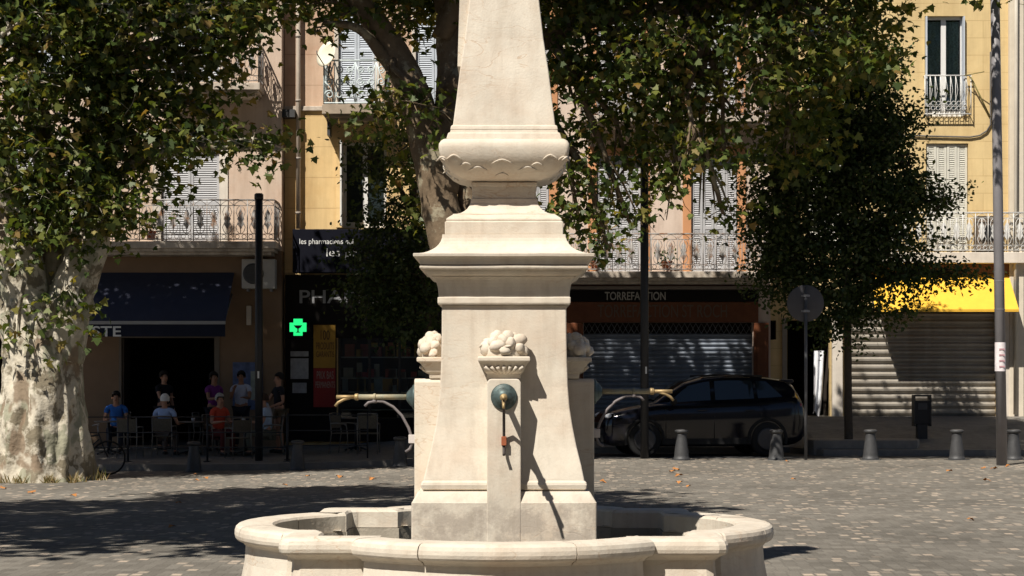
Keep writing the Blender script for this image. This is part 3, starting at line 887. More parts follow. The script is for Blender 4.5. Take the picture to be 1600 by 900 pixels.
def rail_ornate(x0, x1, y, z0, z1, side=None, mod=.30, style=0):
    """wrought iron front (and returns to the wall) between z0 and z1"""
    mb = MB()
    def panel(P, L):                                # P(u, z) -> point; L length
        t = .011
        mb.tube([P(0, z1), P(L, z1)], .02, 4); mb.tube([P(0, z0 + .04), P(L, z0 + .04)], .013, 4); mb.tube([P(0, z0 + .16), P(L, z0 + .16)], .010, 4)
        mb.tube([P(0, z1 - .13), P(L, z1 - .13)], .010, 4)
        n = max(1, round(L / mod)); w = L / n
        H = z1 - z0
        for i in range(n):
            u = i * w
            mb.tube([P(u, z0), P(u, z1)], .014 if i % 4 == 0 else t, 4)
            mb.tube([P(u + w / 2, z0 + .16), P(u + w / 2, z1 - .13)], t, 4)
            # arches above and rings below
            mb.tube([P(u + w * k / 6, z1 - .13 + .11 * math.sin(math.pi * k / 6)) for k in range(7)], .008, 4)
            for c in (.25, .75): mb.tube([P(u + w * c + .048 * math.cos(k * math.pi / 4), z0 + .10 + .048 * math.sin(k * math.pi / 4)) for k in range(9)], .008, 4)
            # lyre scrolls round a cast spearhead
            for sg in (-1, 1):
                mb.tube([P(u + w / 2 + sg * w * f, z0 + .16 + (H - .29) * g) for f, g in ((.06, .0), (.26, .10), (.34, .24), (.22, .38), (.12, .5), (.22, .62), (.34, .76), (.26, .9), (.06, 1.0))], .009, 4)
            zc = z0 + .16 + (H - .29) * .5
            p = [(0, -.24), (.035, -.16), (.075, -.10), (.04, -.05), (.085, .02), (.045, .08), (.06, .14), (.0, .25)]
            ring = [P(u + w / 2 + a, zc + b) for a, b in p] + [P(u + w / 2 - a, zc + b) for a, b in p[-2:0:-1]]
            mb.add(ring, [tuple(range(len(ring)))]); 
            back = [Vector(q_) + Vector((0, .008, 0)) for q_ in ring]; mb.add(back, [tuple(range(len(back) - 1, -1, -1))])
        mb.tube([P(L, z0), P(L, z1)], .014, 4)
    panel(lambda u, z: Vector((x0 + u, y, z)), x1 - x0)
    if side is not None:
        panel(lambda u, z: Vector((x0, y + u, z)), side - y); panel(lambda u, z: Vector((x1, y + u, z)), side - y)
    return mb


def rail_scroll(x0, x1, y, z0, z1, side):
    """bold cast scrolls, pale blue"""
    mb = MB()
    def spiral(P, u, z, r, sg, turns=1.35, st=0.0, rr=.016):
        pts = []
        for k in range(17):
            t = k / 16; a = st + sg * t * turns * 2 * math.pi; q = r * (1 - .72 * t)
            pts.append(P(u + q * math.cos(a), z + q * math.sin(a)))
        mb.tube(pts, rr, 5)
    def panel(P, L):
        H = z1 - z0
        mb.tube([P(0, z1), P(L, z1)], .022, 5); mb.tube([P(0, z0 + .03), P(L, z0 + .03)], .018, 5)
        mb.tube([P(0, z0), P(0, z1)], .018, 5); mb.tube([P(L, z0), P(L, z1)], .018, 5)
        n = max(1, round(L / .42)); w = L / n
        for i in range(n):
            c = (i + .5) * w
            mb.tube([P(c, z0), P(c, z1)], .012, 4)
            for sg in (-1, 1):
                spiral(P, c + sg * w * .24, z0 + H * .22, w * .22, sg, st=math.pi / 2 * (1 - sg) )
                spiral(P, c + sg * w * .24, z0 + H * .52, w * .20, -sg, st=math.pi / 2 * (1 - sg))
                spiral(P, c + sg * w * .24, z0 + H * .80, w * .18, sg, st=-math.pi / 2)
                mb.tube([P(c + sg * w * f, z0 + H * g) for f, g in ((.02, .05), (.16, .36), (.4, .5), (.2, .66), (.02, .95))], .014, 4)
    panel(lambda u, z: Vector((x0 + u, y, z)), x1 - x0)
    if side is not None:
        panel(lambda u, z: Vector((x0, y + u, z)), side - y); panel(lambda u, z: Vector((x1, y + u, z)), side - y)
    return mb


def balcony(root, x0, x1, d, p, zt, zb, zr, rail_m, style='ornate', slab_m=None, mould=True, sides=True):
    yf = d - p
    mb = MB(); mb.box(x0, x1, yf, d - .002, zb, zt)
    if mould:
        mb.box(x0 + .05, x1 - .05, yf + .06, d - .004, zb - .07, zb - .001); mb.box(x0 + .12, x1 - .12, yf + .14, d - .006, zb - .14, zb - .071)
    bo = mb.build('balcony', slab_m or SLABM, root, bevel=.012)
    f = rail_ornate if style == 'ornate' else rail_scroll
    f(x0 + .04, x1 - .04, yf + .05, zt + .01, zr, d - .01 if sides else None).build('railing', rail_m, bo)
    return bo


def roller(root, a, b, c, e, y, m, pitch=.105, name='roller_shutter'):
    mb = MB(); n = max(4, int((e - c) / pitch)); p = (e - c) / n
    pr = []
    for i in range(n):
        z = c + i * p
        k_ = p / .105
        pr += [(y + .035, z + .001), (y + .034, z + p * .10), (y + .012, z + p * .22), (y + .03 - .034 * k_, z + p * .45), (y + .026 - .034 * k_, z + p * .7), (y + .012, z + p * .9), (y + .03, z + p * .97), (y + .035, z + p * .999)]
    mb.add([(a, yy, z) for yy, z in pr] + [(b, yy, z) for yy, z in pr], [(i, i + len(pr), i + 1 + len(pr), i + 1) for i in range(len(pr) - 1)], False)
    return mb.build(name, m, root, fix=False)


def awning(root, x0, x1, d, zt, y_f, z_f, m, vz, valm=None, bar_m=None, name='awning'):
    mb = MB(); t = .025
    mb.prism_x([(d - .02, zt), (y_f, z_f), (y_f, z_f - t), (d - .02, zt - t)], x0, x1)
    ao = mb.build(name, m, root)
    if vz is not None:
        v = MB(); n = 24; ring0, ring1 = [], []
        v.box(x0, x1, y_f - .012, y_f + .004, z_f - vz, z_f - t - .002)
        v.build('valance', valm or m, ao)
    if bar_m is not None:
        b = MB(); b.box(x0 - .01, x1 + .01, y_f - .04, y_f - .013, z_f - .055, z_f + .02); b.build('front_bar', bar_m, ao)
    for x in (x0 + .05, x1 - .05):
        b = MB(); b.tube([(x, d - .02, zt - .5), (x, (d + y_f) / 2, (zt + z_f) / 2 - .3), (x, y_f + .05, z_f - .05)], .018, 6); b.build('folding_arm', GALV, ao)
    return ao


# ---- café house on the left
d = 45.0
def bx(d): return (lambda p: X(p, d)), (lambda p: Z(p, d))
x_, z_ = bx(d)
L0, L1 = x_(-330), x_(440)
root = thing('cafe_house', 'pink plastered house with long balcony above the café with navy awning', 'house', ((L0 + L1) / 2, d, -.3))
wins = [(x_(252), x_(343), z_(377), z_(222)), (x_(252), x_(343), z_(128), z_(-55)), (x_(22), x_(108), z_(377), z_(222)), (x_(22), x_(108), z_(128), z_(-55)), (x_(-200), x_(-115), z_(377), z_(222)), (x_(-200), x_(-115), z_(128), z_(-55))]
door = (x_(190), x_(335), .12, z_(528))
door2 = (x_(-150), x_(60), .12, z_(528))
facade(root, L0, L1, d, [(-.3, z_(392), mat('shade_brown_ground_floor', (.22, .145, .09), .9, .12, 2, .15, 60), 'ground_floor_wall'), (z_(392), 14.0, PINK, 'wall')], wins + [door, door2])  # brown ground floor, its colour darkened to stand in for deep shade
for i, w in enumerate(wins):
    shutter_window(root, *w, d, SHUT_GREY if i in (0, 2) else SHUT_BLUE, 2, WTRIM, .2)
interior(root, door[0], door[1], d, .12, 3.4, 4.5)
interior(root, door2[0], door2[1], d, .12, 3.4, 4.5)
balcony(root, x_(60), L1 - .03, d, .85, Z(377, 44.15), Z(388, 44.15), Z(312, 44.15), IRONPALE)
balcony(root, X(232, 44.15), X(406, 44.15), d, .85, Z(129, 44.15), Z(140, 44.15), Z(66, 44.15), IRONPALE)
aw = awning(root, X(40, 43.6), X(352, 43.6), d, Z(426, 45), 43.6, Z(503, 43.6), NAVY, .33, mat('dark_navy_canvas', (.012, .015, .03), .9, .1), mat('awning_bar', (.30, .30, .30), .5, .1))
text('STE', X(144, 43.56), X(189, 43.56), Z(526, 43.56), Z(509.5, 43.56), 43.572, LETW, aw, ext=.004, bold=.015)
mb = MB()                                           # door frame
mb.box(door[0] - .06, door[0], d - .02, d + .3, .12, door[3]); mb.box(door[1], door[1] + .12, d - .02, d + .3, .12, door[3]); mb.box(door[0] - .06, door[1] + .12, d - .02, d + .3, door[3], door[3] + .1)
dr = mb.build('door_frame', mat('door_frame_paint', (.16, .13, .1), .6, .1), root)
mb = MB(); mb.box(door[0] + .0, door[0] + .05, d + .02, d + .75, .14, door[3] - .02); mb.build('door', mat('cafe_door_wood', (.05, .035, .025), .5, .1), root)
mb = MB(); mb.box(x_(364), x_(411), d - .03, d - .005, z_(640), z_(566)); po = mb.build('poster', mat('blue_poster', (.10, .13, .24), .6, .5, 5), root)
mb = MB(); mb.box(x_(392), x_(408), d - .036, d - .031, z_(625), z_(580)); mb.build('poster_sheet', mat('pale_poster', (.30, .32, .27), .6, .3, 6), po)
mb = MB(); mb.box(x_(386), x_(393), d - .12, d, z_(508), z_(478)); mb.build('electric_box', WTRIM, root, bevel=.01)
# air conditioner unit on the café wall
ac = thing('air_conditioner', 'white air conditioner unit on the shaded wall between navy awning and black pole', 'air conditioner', (x_(407), d - .18, z_(455)))
mb = MB(); mb.box(x_(381), x_(433), d - .36, d - .03, z_(452), z_(406)); mb.build('housing', mat('ac_white', (.42, .40, .37), .6, .08), ac, bevel=.02)
mb = MB(); mb.lathe([(.24, 0), (.24, .012), (.2, .014)], 24, (x_(399), d - .36, z_(429)), 'y'); mb.build('fan_grille', DARKIRON, ac)
mb = MB(); mb.box(x_(388), x_(391), d - .3, d - .002, z_(456), z_(452.5)); mb.box(x_(424), x_(427), d - .3, d - .002, z_(456), z_(452.5)); mb.build('bracket', GALV, ac)

# ---- pharmacy house
d = 45.4
x_, z_ = bx(d)
P0, P1 = L1 + .02, x_(762)
root = thing('pharmacy_house', 'narrow house, peach above and yellow below, with pharmacy at street level', 'house', ((P0 + P1) / 2, d, -.1))
wins = [(x_(529), x_(586), z_(163), z_(-60)), (x_(536), x_(604), z_(356), z_(222)), (x_(650), x_(707), z_(163), z_(-60)), (x_(650), x_(712), z_(356), z_(222))]
shopw = (x_(528), x_(742), .75, z_(526)); 
zl = z_(171)
facade(root, P0, P1, d, [(-.1, zl, YELLOW, 'wall'), (zl, 14.5, PEACH, 'upper_wall')], wins + [shopw])
mb = MB(); mb.box(P0, P1, d - .07, d + .0, zl - .04, zl + .07); mb.build('string_course', SLABM, root, bevel=.015)
shutter_window(root, *wins[0], d, SHUT_BLUE, 2, WTRIM, .1)
shutter_window(root, *wins[2], d, SHUT_BLUE, 2, WTRIM, .1)
def glass_window(root, a, b, c, e, d, curtain=None, leaf=True, fm=None, glass=None):
    fm = fm or FRAMEW; s = .07; w = MB(); y0, y1 = d + .14, d + .21
    w.box(a + .002, a + s, y0, y1, c, e - .002); w.box(b - s, b - .002, y0, y1, c, e - .002); w.box(a + s, b - s, y0 + .002, y1 - .002, e - s, e - .002); w.box(a + s, b - s, y0 + .002, y1 - .002, c + .002, c + .14)
    m_ = (a + b) / 2; w.box(m_ - .06, m_ + .06, y0 - .004, y1 + .004, c + .14, e - s)
    wo = w.build('window', fm, root)
    for x0, x1 in ((a + s, m_ - .06), (m_ + .06, b - s)):
        g = MB(); g.box(x0, x1, d + .17, d + .18, c + .14, e - s); g.build('pane', glass or GLASSD, wo)
    return wo
w = glass_window(root, *wins[1], d)
glass_window(root, *wins[3], d)
mb = MB(); mb.box(wins[1][0] - .16, wins[1][0] - .005, d - .05, d + .05, wins[1][2], wins[1][3] + .1); mb.build('surround', YELLOW, w, bevel=.01)
mb = MB(); louvre_leaf(mb, 0, .5, 0, wins[1][2] + .02, wins[1][3] - .02)
a0 = wins[1][0]; mb.v = [(a0 + .01 - py * 1 , d - .02 - px, pz) for px, py, pz in mb.v]   # leaf folded out square to the wall
mb.build('shutter', FRAMEW, w)
bo = balcony(root, x_(508), x_(610), d, .75, Z(163, 44.65), Z(178, 44.65), Z(94, 44.65), IRONBLUE, 'scroll', mat('dark_slab', (.36, .29, .22), .9, .2))
mb = MB(); mb.box(x_(514) , x_(518), d - .45, d, z_(215), z_(184)); mb.build('bracket', DARKIRON, bo)
# shopfront
mb = MB()
mb.box(P0 + .03, P1 - .01, d - .13, d - .003, z_(528), z_(430)); mb.box(P0 + .03, x_(526), d - .12, d - .003, .2, z_(528.5)); mb.box(shopw[1] + .02, P1 - .01, d - .12, d - .003, .2, z_(528.5)); mb.box(x_(526) + .01, shopw[1] + .015, d - .12, d - .003, .2, shopw[2])
sf = mb.build('shopfront', SHOPDARK, root, bevel=.01)
text('PHARMACIE', X(468, 45.26), X(664, 45.26), Z(474, 45.26), Z(453, 45.26), d - .137, LETG, sf, bold=.01)
mb = MB(); mb.box(X(457, 44.9), X(668, 44.9), 44.9, 45.22, Z(426, 44.9), Z(358, 44.9)); sp = mb.build('sign_panel', SIGNBLUE, root, bevel=.015)
text('les pharmaciens qui', X(468, 44.9), X(552, 44.9), Z(384, 44.9), Z(373, 44.9), 44.893, LETW, sp, ext=.003)
text('les pr', X(510, 44.9), X(558, 44.9), Z(405, 44.9), Z(388, 44.9), 44.893, LETW, sp, ext=.003)
text('phy', X(614, 44.9), X(642, 44.9), Z(414, 44.9), Z(400, 44.9), 44.893, LETW, sp, ext=.003)
mb = MB(); mb.box(x_(491), x_(525), d - .17, d - .135, z_(575), z_(508)); po = mb.build('yellow_poster', mat('poster_yellow', (.36, .20, .03), .6, .15), root)
PT = mat('poster_ink', (.07, .03, .02), .7, .1)
for s, y0, y1, a, b in (('100', 531, 516, 501, 515), ('PRODUITS', 546, 535, 494, 522), ('GARANTIS', 558, 549, 494, 522)):
    text(s, X(a, 45.22), X(b, 45.22), Z(y0, 45.22), Z(y1, 45.22), d - .173, PT, po, ext=.002)
mb = MB(); mb.box(x_(491), x_(525), d - .17, d - .135, z_(636), z_(575.5)); po = mb.build('red_poster', mat('poster_red', (.25, .022, .02), .6, .15), root)
for s, y0, y1, a, b in (('PRIX BAS', 592, 580, 495, 521), ('PERMANENTS', 606, 596, 493, 523)):
    text(s, X(a, 45.22), X(b, 45.22), Z(y0, 45.22), Z(y1, 45.22), d - .173, mat('poster_pale', (.32, .24, .2), .7, .1), po, ext=.002)
for a, b, c, e in ((455, 483, 592, 560), (458, 480, 614, 598), (455, 483, 557, 549)):
    mb = MB(); mb.box(x_(a), x_(b), d - .15, d - .122, z_(c), z_(e)); mb.build('notice_sheet', mat('notice_paper', (.30, .30, .31), .7, .3, 9), root)
g = MB(); g.box(shopw[0], shopw[1], d + .10, d + .11, shopw[2], shopw[3]); so = g.build('shop_window', GLASSC, root)
mb = MB()
for p in (528, 575, 622, 670, 718): mb.box(x_(p), x_(p + 4), d + .06, d + .15, shopw[2], shopw[3])
mb.build('mullions', BLACKM, so)
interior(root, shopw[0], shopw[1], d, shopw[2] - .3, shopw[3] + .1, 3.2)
mb = MB()
for zz in (557, 590, 612, 640): mb.box(shopw[0] - .2, shopw[1], d + .5, d + .8, z_(zz) - .03, z_(zz))
mb.build('display_shelf', mat('shelf_white', (.45, .43, .40), .7, .1), root)
rr = random.Random(5)
for i, (c, zz) in enumerate([((.4, .1, .06), 557), ((.5, .3, .06), 557), ((.5, .45, .4), 590), ((.45, .06, .05), 590), ((.3, .35, .4), 612), ((.5, .3, .1), 612)]):
    mb = MB()
    for k in range(9):
        xx = shopw[0] + .1 + (i % 2) * .25 + k * .34 + rr.uniform(-.05, .05); hh = rr.uniform(.12, .36)
        mb.box(xx, xx + rr.uniform(.12, .26), d + .55, d + .72, z_(zz) + .002, z_(zz) + hh)
    mb.build('boxed_goods', mat('goods_%d' % i, c, .6, .3, 3), root)
# green cross
gc = thing('pharmacy_cross', 'glowing green pharmacy cross on the dark shopfront left of the yellow poster', 'sign', (x_(469), d - .4, z_(525)))
yc, zc, xc = d - .45, z_(512), x_(469)
u = .20 / 1.0
mb = MB(); a = .067; b = .20
poly = [(-a, -b), (a, -b), (a, -a), (b, -a), (b, a), (a, a), (a, b), (-a, b), (-a, a), (-b, a), (-b, -a), (-a, -a)]
a, b = .105, .195
poly = [(-a, -b), (a, -b), (a, -a), (b, -a), (b, a), (a, a), (a, b), (-a, b), (-a, a), (-b, a), (-b, -a), (-a, -a)]
mb.prism([(xc + p[0] * 1.06, zc + p[1] * 1.06) for p in poly], yc + .004, yc + .12); mb.build('cross_case', BLACKM, gc)
mb = MB(); mb.prism([(xc + p[0], zc + p[1]) for p in poly], yc - .006, yc + .003); mb.build('cross_face', mat_emit('green_led', (.02, .85, .22), .85), gc)
mb = MB()
mb.prism([(xc - .10, zc + .045), (xc + .10, zc + .045), (xc + .06, zc - .01), (xc + .015, zc - .035), (xc + .015, zc - .10), (xc + .06, zc - .125), (xc - .06, zc - .125), (xc - .015, zc - .10), (xc - .015, zc - .035), (xc - .06, zc - .01)], yc - .014, yc - .007)
mb.build('cup_emblem', BLACKM, gc)
mb = MB(); mb.box(xc - .03, xc + .03, yc + .12, d - .12, zc - .03, zc + .03); mb.build('arm', BLACKM, gc)
# drainpipe
dp = thing('drainpipe', 'long pale drainpipe between the café house and the pharmacy house', 'drainpipe', (x_(467), d - .12, z_(356)))
mb = MB(); mb.tube([(x_(467), d - .12, z_(358)), (x_(467), d - .12, 13.5)], .055, 12); mb.build('pipe', PIPEW, dp)
mb = MB()
for p in (335, 250, 160, 60, -40): mb.lathe([(.066, 0), (.066, .05)], 12, (x_(467), d - .12, z_(p))); mb.box(x_(467) - .02, x_(467) + .02, d - .1, d, z_(p) + .01, z_(p) + .04)
mb.build('pipe_collar', mat('collar_grey', (.3, .26, .22), .7, .1), dp)
# lantern-like bracket box at the top of the yellow strip
mb = MB(); mb.box(x_(441), x_(463), d - .35, d - .01, z_(186), z_(174)); mb.build('ledge_box', DARKIRON, root)
# satellite dish
sx, sy, szz = X(511, 44.5), 44.45, Z(85, 44.45)
sdh = thing('satellite_dish', 'cream satellite dish fixed at the left end of the pale blue balcony', 'satellite dish', (X(512, 44.6), 44.6, Z(105, 44.6)))
M = Matrix.Translation((sx, sy, szz)) @ Matrix.Rotation(R(-38), 4, 'Z') @ Matrix.Rotation(R(-16), 4, 'X')
mb = MB(); rings = []
for r, h in ((.005, .07), (.1, .062), (.2, .04), (.28, .0), (.285, -.01), (.2, .03), (.005, .06)):
    rings.append([M @ Vector((r * math.cos(2 * math.pi * k / 28), h - .02 - .0, r * 1.1 * math.sin(2 * math.pi * k / 28))) for k in range(28)])
mb.loft(rings, True, True, True, True); mb.build('reflector', mat('dish_cream', (.68, .63, .50), .6, .06), sdh)
mb = MB(); mb.tube([M @ Vector((0, .0, -.28)), M @ Vector((0, -.3, -.12)), M @ Vector((0, -.33, -.05))], .012, 6); mb.build('feed_arm', DARKIRON, sdh)
mb = MB(); mb.tube([M @ Vector((0, .06, 0)), M @ Vector((0, .16, -.1)), (X(512, 44.6), 44.66, Z(120, 44.6))], .02, 8); mb.build('mast', DARKIRON, sdh)

# ---- coffee roaster house
d = 46.0
x_, z_ = bx(d)
C0, C1 = P1 + .02, x_(1204)
root = thing('roastery_house', 'cream pink house with orange window surrounds above the brown coffee shopfront', 'house', ((C0 + C1) / 2, d, .2))
cols = [(790, 858), (932, 1002), (1080, 1152)]
wins = [(x_(a), x_(b), z_(425), z_(243)) for a, b in cols] + [(x_(a), x_(b), z_(180), z_(0)) for a, b in cols]
shut = (x_(912), x_(1176), base_z(3) - .02, z_(504))
facade(root, C0, C1, d, [(.2, 14.2, CREAM, 'wall')], wins + [shut])
for w in wins: shutter_window(root, *w, d, SHUT_GREY, 4, ORANGE, .2)
balcony(root, x_(772), C1 - .12, d, .8, Z(424, 45.2), Z(434, 45.2), Z(365, 45.2), IRONPALE)
balcony(root, x_(905), C1 - .25, d, .6, Z(180, 45.4), Z(190, 45.4), Z(118, 45.4), IRONPALE)
mb = MB(); mb.box(C0 + .02, C1 - .3, d - .28, d - .003, z_(453), z_(448)); 
mb.build('shop_cornice', mat('cornice_grey', (.24, .2, .17), .7, .1), root)
mb = MB()
mb.box(C0 + .02, C1 - .3, d - .16, d - .003, z_(447.5), z_(434)); mb.box(C0 + .02, C1 - .3, d - .12, d - .003, z_(504), z_(472))
for a, b in ((870, 911), (1177, 1200)): mb.box(x_(a), x_(b), d - .14, d - .003, .5, z_(504.5)); mb.box(x_(a + 4), x_(b - 4), d - .17, d - .141, z_(645), z_(520))
mb.box(C0 + .02, x_(869), d - .12, d - .003, .5, z_(504.5))
sf = mb.build('shopfront', WOODBR, root, bevel=.012)
mb = MB(); mb.box(C0 + .02, C1 - .3, d - .10, d - .003, z_(471.5), z_(453.5)); fb = mb.build('fascia', SHOPDARK, root)
text('TORREFACTION', X(945, 45.9), X(1040, 45.9), Z(469, 45.9), Z(456, 45.9), d - .106, mat('dim_lettering', (.42, .40, .36), .6, .08), fb, bold=.012)
text('TORREFACTION ST ROCH', X(934, 45.88), X(1136, 45.88), Z(496, 45.88), Z(476, 45.88), d - .124, LETD, sf, ext=.003)
ro = roller(root, shut[0], shut[1], shut[2], z_(521), d + .12, ROLLB)
mb = MB()                                           # open lattice above the slats
n = 30; za, zb = z_(521), z_(505); wd = shut[1] - shut[0]
for k in range(n):
    a, b = shut[0] + wd * k / n, shut[0] + wd * (k + 1) / n
    mb.tube([(a, d + .13, za), (b, d + .13, zb)], .008, 4); mb.tube([(b, d + .134, za), (a, d + .134, zb)], .008, 4)
mb.build('lattice', GALV, ro)
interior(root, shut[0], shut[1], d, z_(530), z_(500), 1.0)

# ---- yellow house on the right
d = 47.2
x_, z_ = bx(d)
Y0, Y1 = C1 + .02 , x_(1577)
Y0 = max(Y0, x_(1200))
root = thing('ochre_house', 'sunlit ochre house with yellow awning over a closed roller shutter', 'house', ((Y0 + Y1) / 2, d, .3))
R1 = (x_(1447), x_(1513), z_(393), z_(224)); R2 = (x_(1445), x_(1507), z_(182), z_(25))
R3 = (x_(1262), x_(1328), z_(393), z_(224)); R4 = (x_(1262), x_(1325), z_(182), z_(25))
shut = (x_(1324), x_(1557), z_(651), z_(487)); dor = (x_(1230), x_(1298), base_z(7) - .01, z_(500))
facade(root, Y0, Y1, d, [(.3, 14.6, YELLOW2, 'wall')], [R1, R2, R3, R4, shut, dor])
w = shutter_window(root, *R1, d, SHUT_CREAM, 4, None)
shutter_window(root, *R3, d, SHUT_CREAM, 4, None)
for k, r in enumerate((R2, R4)):
    w = glass_window(root, *r, d, fm=FRAMEW, glass=GLASSC)
    interior(root, r[0], r[1], d, r[2], r[3], 2.0)
    mb = MB()                                       # lace curtain behind the panes
    n = 40
    vs = [(r[0] + .08 + (r[1] - r[0] - .16) * i / n, d + .235 + .02 * math.sin(i * 1.3), z) for z in (r[2] + .2, r[3] - .1) for i in range(n + 1)]
    mb.add(vs, [(i, i + 1, n + 2 + i, n + 1 + i) for i in range(n)], True); mb.build('curtain', mat('lace_curtain', (.42, .50, .47), .9, .6, 22), w, fix=False)
    mb = MB(); s_ = .30                              # leaves folded back inside the reveal
    for xx in (r[0] + .012, r[1] - .042): mb.box(xx, xx + .03, d - .10, d + .13, r[2] + .02, r[3] - .02)
    mb.build('shutter', SHUT_BLUE, w)
    mb = MB(); yf = d - .16; x0, x1 = r[0] - .03, r[1] + .12; zb, ztp = r[2], Z(118, d - .16)
    mb.tube([(x0, yf, ztp), (x1, yf, ztp)], .016, 5); mb.tube([(x0, yf, zb + .04), (x1, yf, zb + .04)], .016, 5)
    for xx in (x0, x1): mb.tube([(xx, yf, zb), (xx, yf, ztp)], .014, 5); mb.tube([(xx, yf, ztp), (xx, d, ztp)], .012, 5); mb.tube([(xx, yf, zb + .04), (xx, d, zb + .04)], .012, 5)
    nb = 9
    for i in range(1, nb):
        xx = x0 + (x1 - x0) * i / nb; mb.tube([(xx, yf, zb + .04), (xx, yf, ztp)], .009, 4)
        for h in (.12, .24): mb.tube([(xx - .05 + .05 * math.cos(t * math.pi / 4), yf - .004, zb + .06 + h + .05 * math.sin(t * math.pi / 4)) for t in range(9)], .008, 4)
        mb.tube([(xx + .055, yf - .002, zb + .04), (xx + .0, yf - .002, zb + .35), (xx + .055, yf - .002, zb + .62), (xx, yf - .002, ztp)], .007, 4)
    mb.build('window_guard', IRONWHITE, w)
mb = MB(); mb.tube([(x_(1400), d - .04, z_(211)), (x_(1450), d - .04, z_(213)), (x_(1515), d - .04, z_(214.5)), (x_(1530), d - .04, z_(212)), (x_(1541), d - .04, z_(205)), (x_(1547), d - .04, z_(195)), (x_(1547), d - .04, z_(82)), (x_(1553), d - .04, z_(78))], .02, 6); mb.build('wall_cable', mat('cable_grey', (.12, .11, .10), .7, .1), root)
mb = MB(); mb.tube([(x_(1514), d - .2, z_(122)), (x_(1549), d - .03, z_(188))], .02, 5); mb.tube([(x_(1504), d - .2, z_(120)), (x_(1530), d - .5, z_(117))], .012, 5); mb.build('drying_rack_arm', mat('rack_olive', (.2, .17, .06), .7, .1), root)
bo = balcony(root, x_(1340), x_(1640), d, .36, Z(394, 46.84), Z(411, 46.84), Z(332, 46.84), IRONWHITE, slab_m=WTRIM, mould=False)
mb = MB(); mb.box(x_(1330), x_(1578), d - .1, d - .004, z_(428), z_(408)); mb.build('shutter_box', mat('brown_box', (.13, .06, .03), .7, .1), root)
aw = awning(root, X(1368, 46.2), X(1592, 46.2), d, z_(428), 46.2, Z(483, 46.2), YAWN, None)
mb = MB(); mb.prism_x([(46.2, Z(483, 46.2) - .03), (46.21, Z(483, 46.2) - .03), (46.21, Z(487, 46.2)), (46.2, Z(487, 46.2))], X(1368, 46.2), X(1592, 46.2)); mb.build('hem', YAWN, aw)
roller(root, shut[0] + .01, shut[1] - .01, shut[2], shut[3], d + .1, ROLLM, .178)
mb = MB(); mb.box(x_(1557) + .005, x_(1576), d - .12, d - .003, .5, z_(487)); mb.build('door_pilaster', WTRIM, root, bevel=.01)
mb = MB(); mb.box(x_(1300), x_(1316), d - .08, d - .003, .5, z_(490)); mb.build('door_pilaster', WTRIM, root, bevel=.01)
interior(root, dor[0] + .6, dor[1] - .6, d, dor[2], dor[3] + .05, 3.5)
mb = MB(); mb.box(x_(1222), x_(1229), d - .06, d + .1, dor[2], dor[3] + .05); mb.box(x_(1299), x_(1303), d - .06, d + .1, dor[2], dor[3] + .05); mb.build('door_frame', mat('frame_pale', (.3, .26, .21), .7, .1), root)
mb = MB()                                           # white cloth hanging in the doorway
n = 16; rows_ = 10; vs = []
for j in range(rows_ + 1):
    t = j / rows_
    for i in range(n + 1):
        s = i / n
        vs.append((x_(1272) + (x_(1288) - x_(1272)) * (s * (1 - .25 * t) + .1 * t * math.sin(t * 4)), d + .04 + .04 * math.sin(s * 12 + t * 3), z_(548) + (z_(648) - z_(548)) * t * (1 - .06 * math.sin(s * 7))))
mb.add(vs, [(j * (n + 1) + i, j * (n + 1) + i + 1, (j + 1) * (n + 1) + i + 1, (j + 1) * (n + 1) + i) for j in range(rows_) for i in range(n)], True)
o = mb.build('door_curtain', mat('white_cloth', (.7, .71, .74), .9, .08), None, (x_(1280), d + .04, z_(648)))
tag(o, 'white cloth curtain hanging in the dark doorway behind the round sign', 'curtain')
# air conditioner on the right balcony
ac = thing('air_conditioner', 'air conditioner with dark grille standing on the white balcony of the ochre house', 'air conditioner', (x_(1545), d - .35, Z(390, d - .35)))
mb = MB(); mb.box(X(1527, 46.8), X(1566, 46.8), 46.96, 47.18, Z(391, 46.9), Z(337, 46.9)); mb.build('housing', mat('ac_brown', (.22, .17, .13), .6, .1), ac, bevel=.015)
mb = MB(); mb.lathe([(.2, 0), (.2, .014), (.16, .016)], 22, (X(1546, 46.9), 46.96, Z(364, 46.9)), 'y'); mb.build('fan_grille', DARKIRON, ac)

# ---- grey house at the far right
d = 47.7
x_, z_ = bx(d)
root = thing('grey_house', 'pale grey house cut by the right edge with drainpipes on its corner', 'house', (x_(1740), d, .3))
G0, G1 = x_(1579), x_(2100)
wn_ = [(x_(1604), x_(1670), z_(393), z_(225)), (x_(1604), x_(1670), z_(182), z_(25)), (x_(1760), x_(1826), z_(393), z_(225)), (x_(1760), x_(1826), z_(182), z_(25))]
facade(root, G0, G1, d, [(.3, 14.3, GREYWALL, 'wall')], wn_)
for w in wn_: shutter_window(root, *w, d, SHUT_CREAM, 2, WTRIM, .12)
mb = MB(); mb.box(x_(1567), x_(1589), d - .65, d - .02, .5, 14.4); mb.build('corner_pilaster', mat('pilaster_cream', (.62, .55, .44), .85, .1), root, bevel=.01)
mb = MB(); mb.tube([(X(1588, 47.0), 46.98, 14), (X(1586, 47.0), 46.98, .8)], .045, 8); mb.build('drainpipe', GREYWALL, root)
mb = MB(); mb.tube([(x_(1597), d - .1, 14), (x_(1597), d - .1, z_(70)), (x_(1592), d - .1, z_(62)), (x_(1592), d - .1, z_(640))], .03, 8); mb.build('service_pipe', mat('pipe_grey', (.25, .23, .2), .7, .1), root)


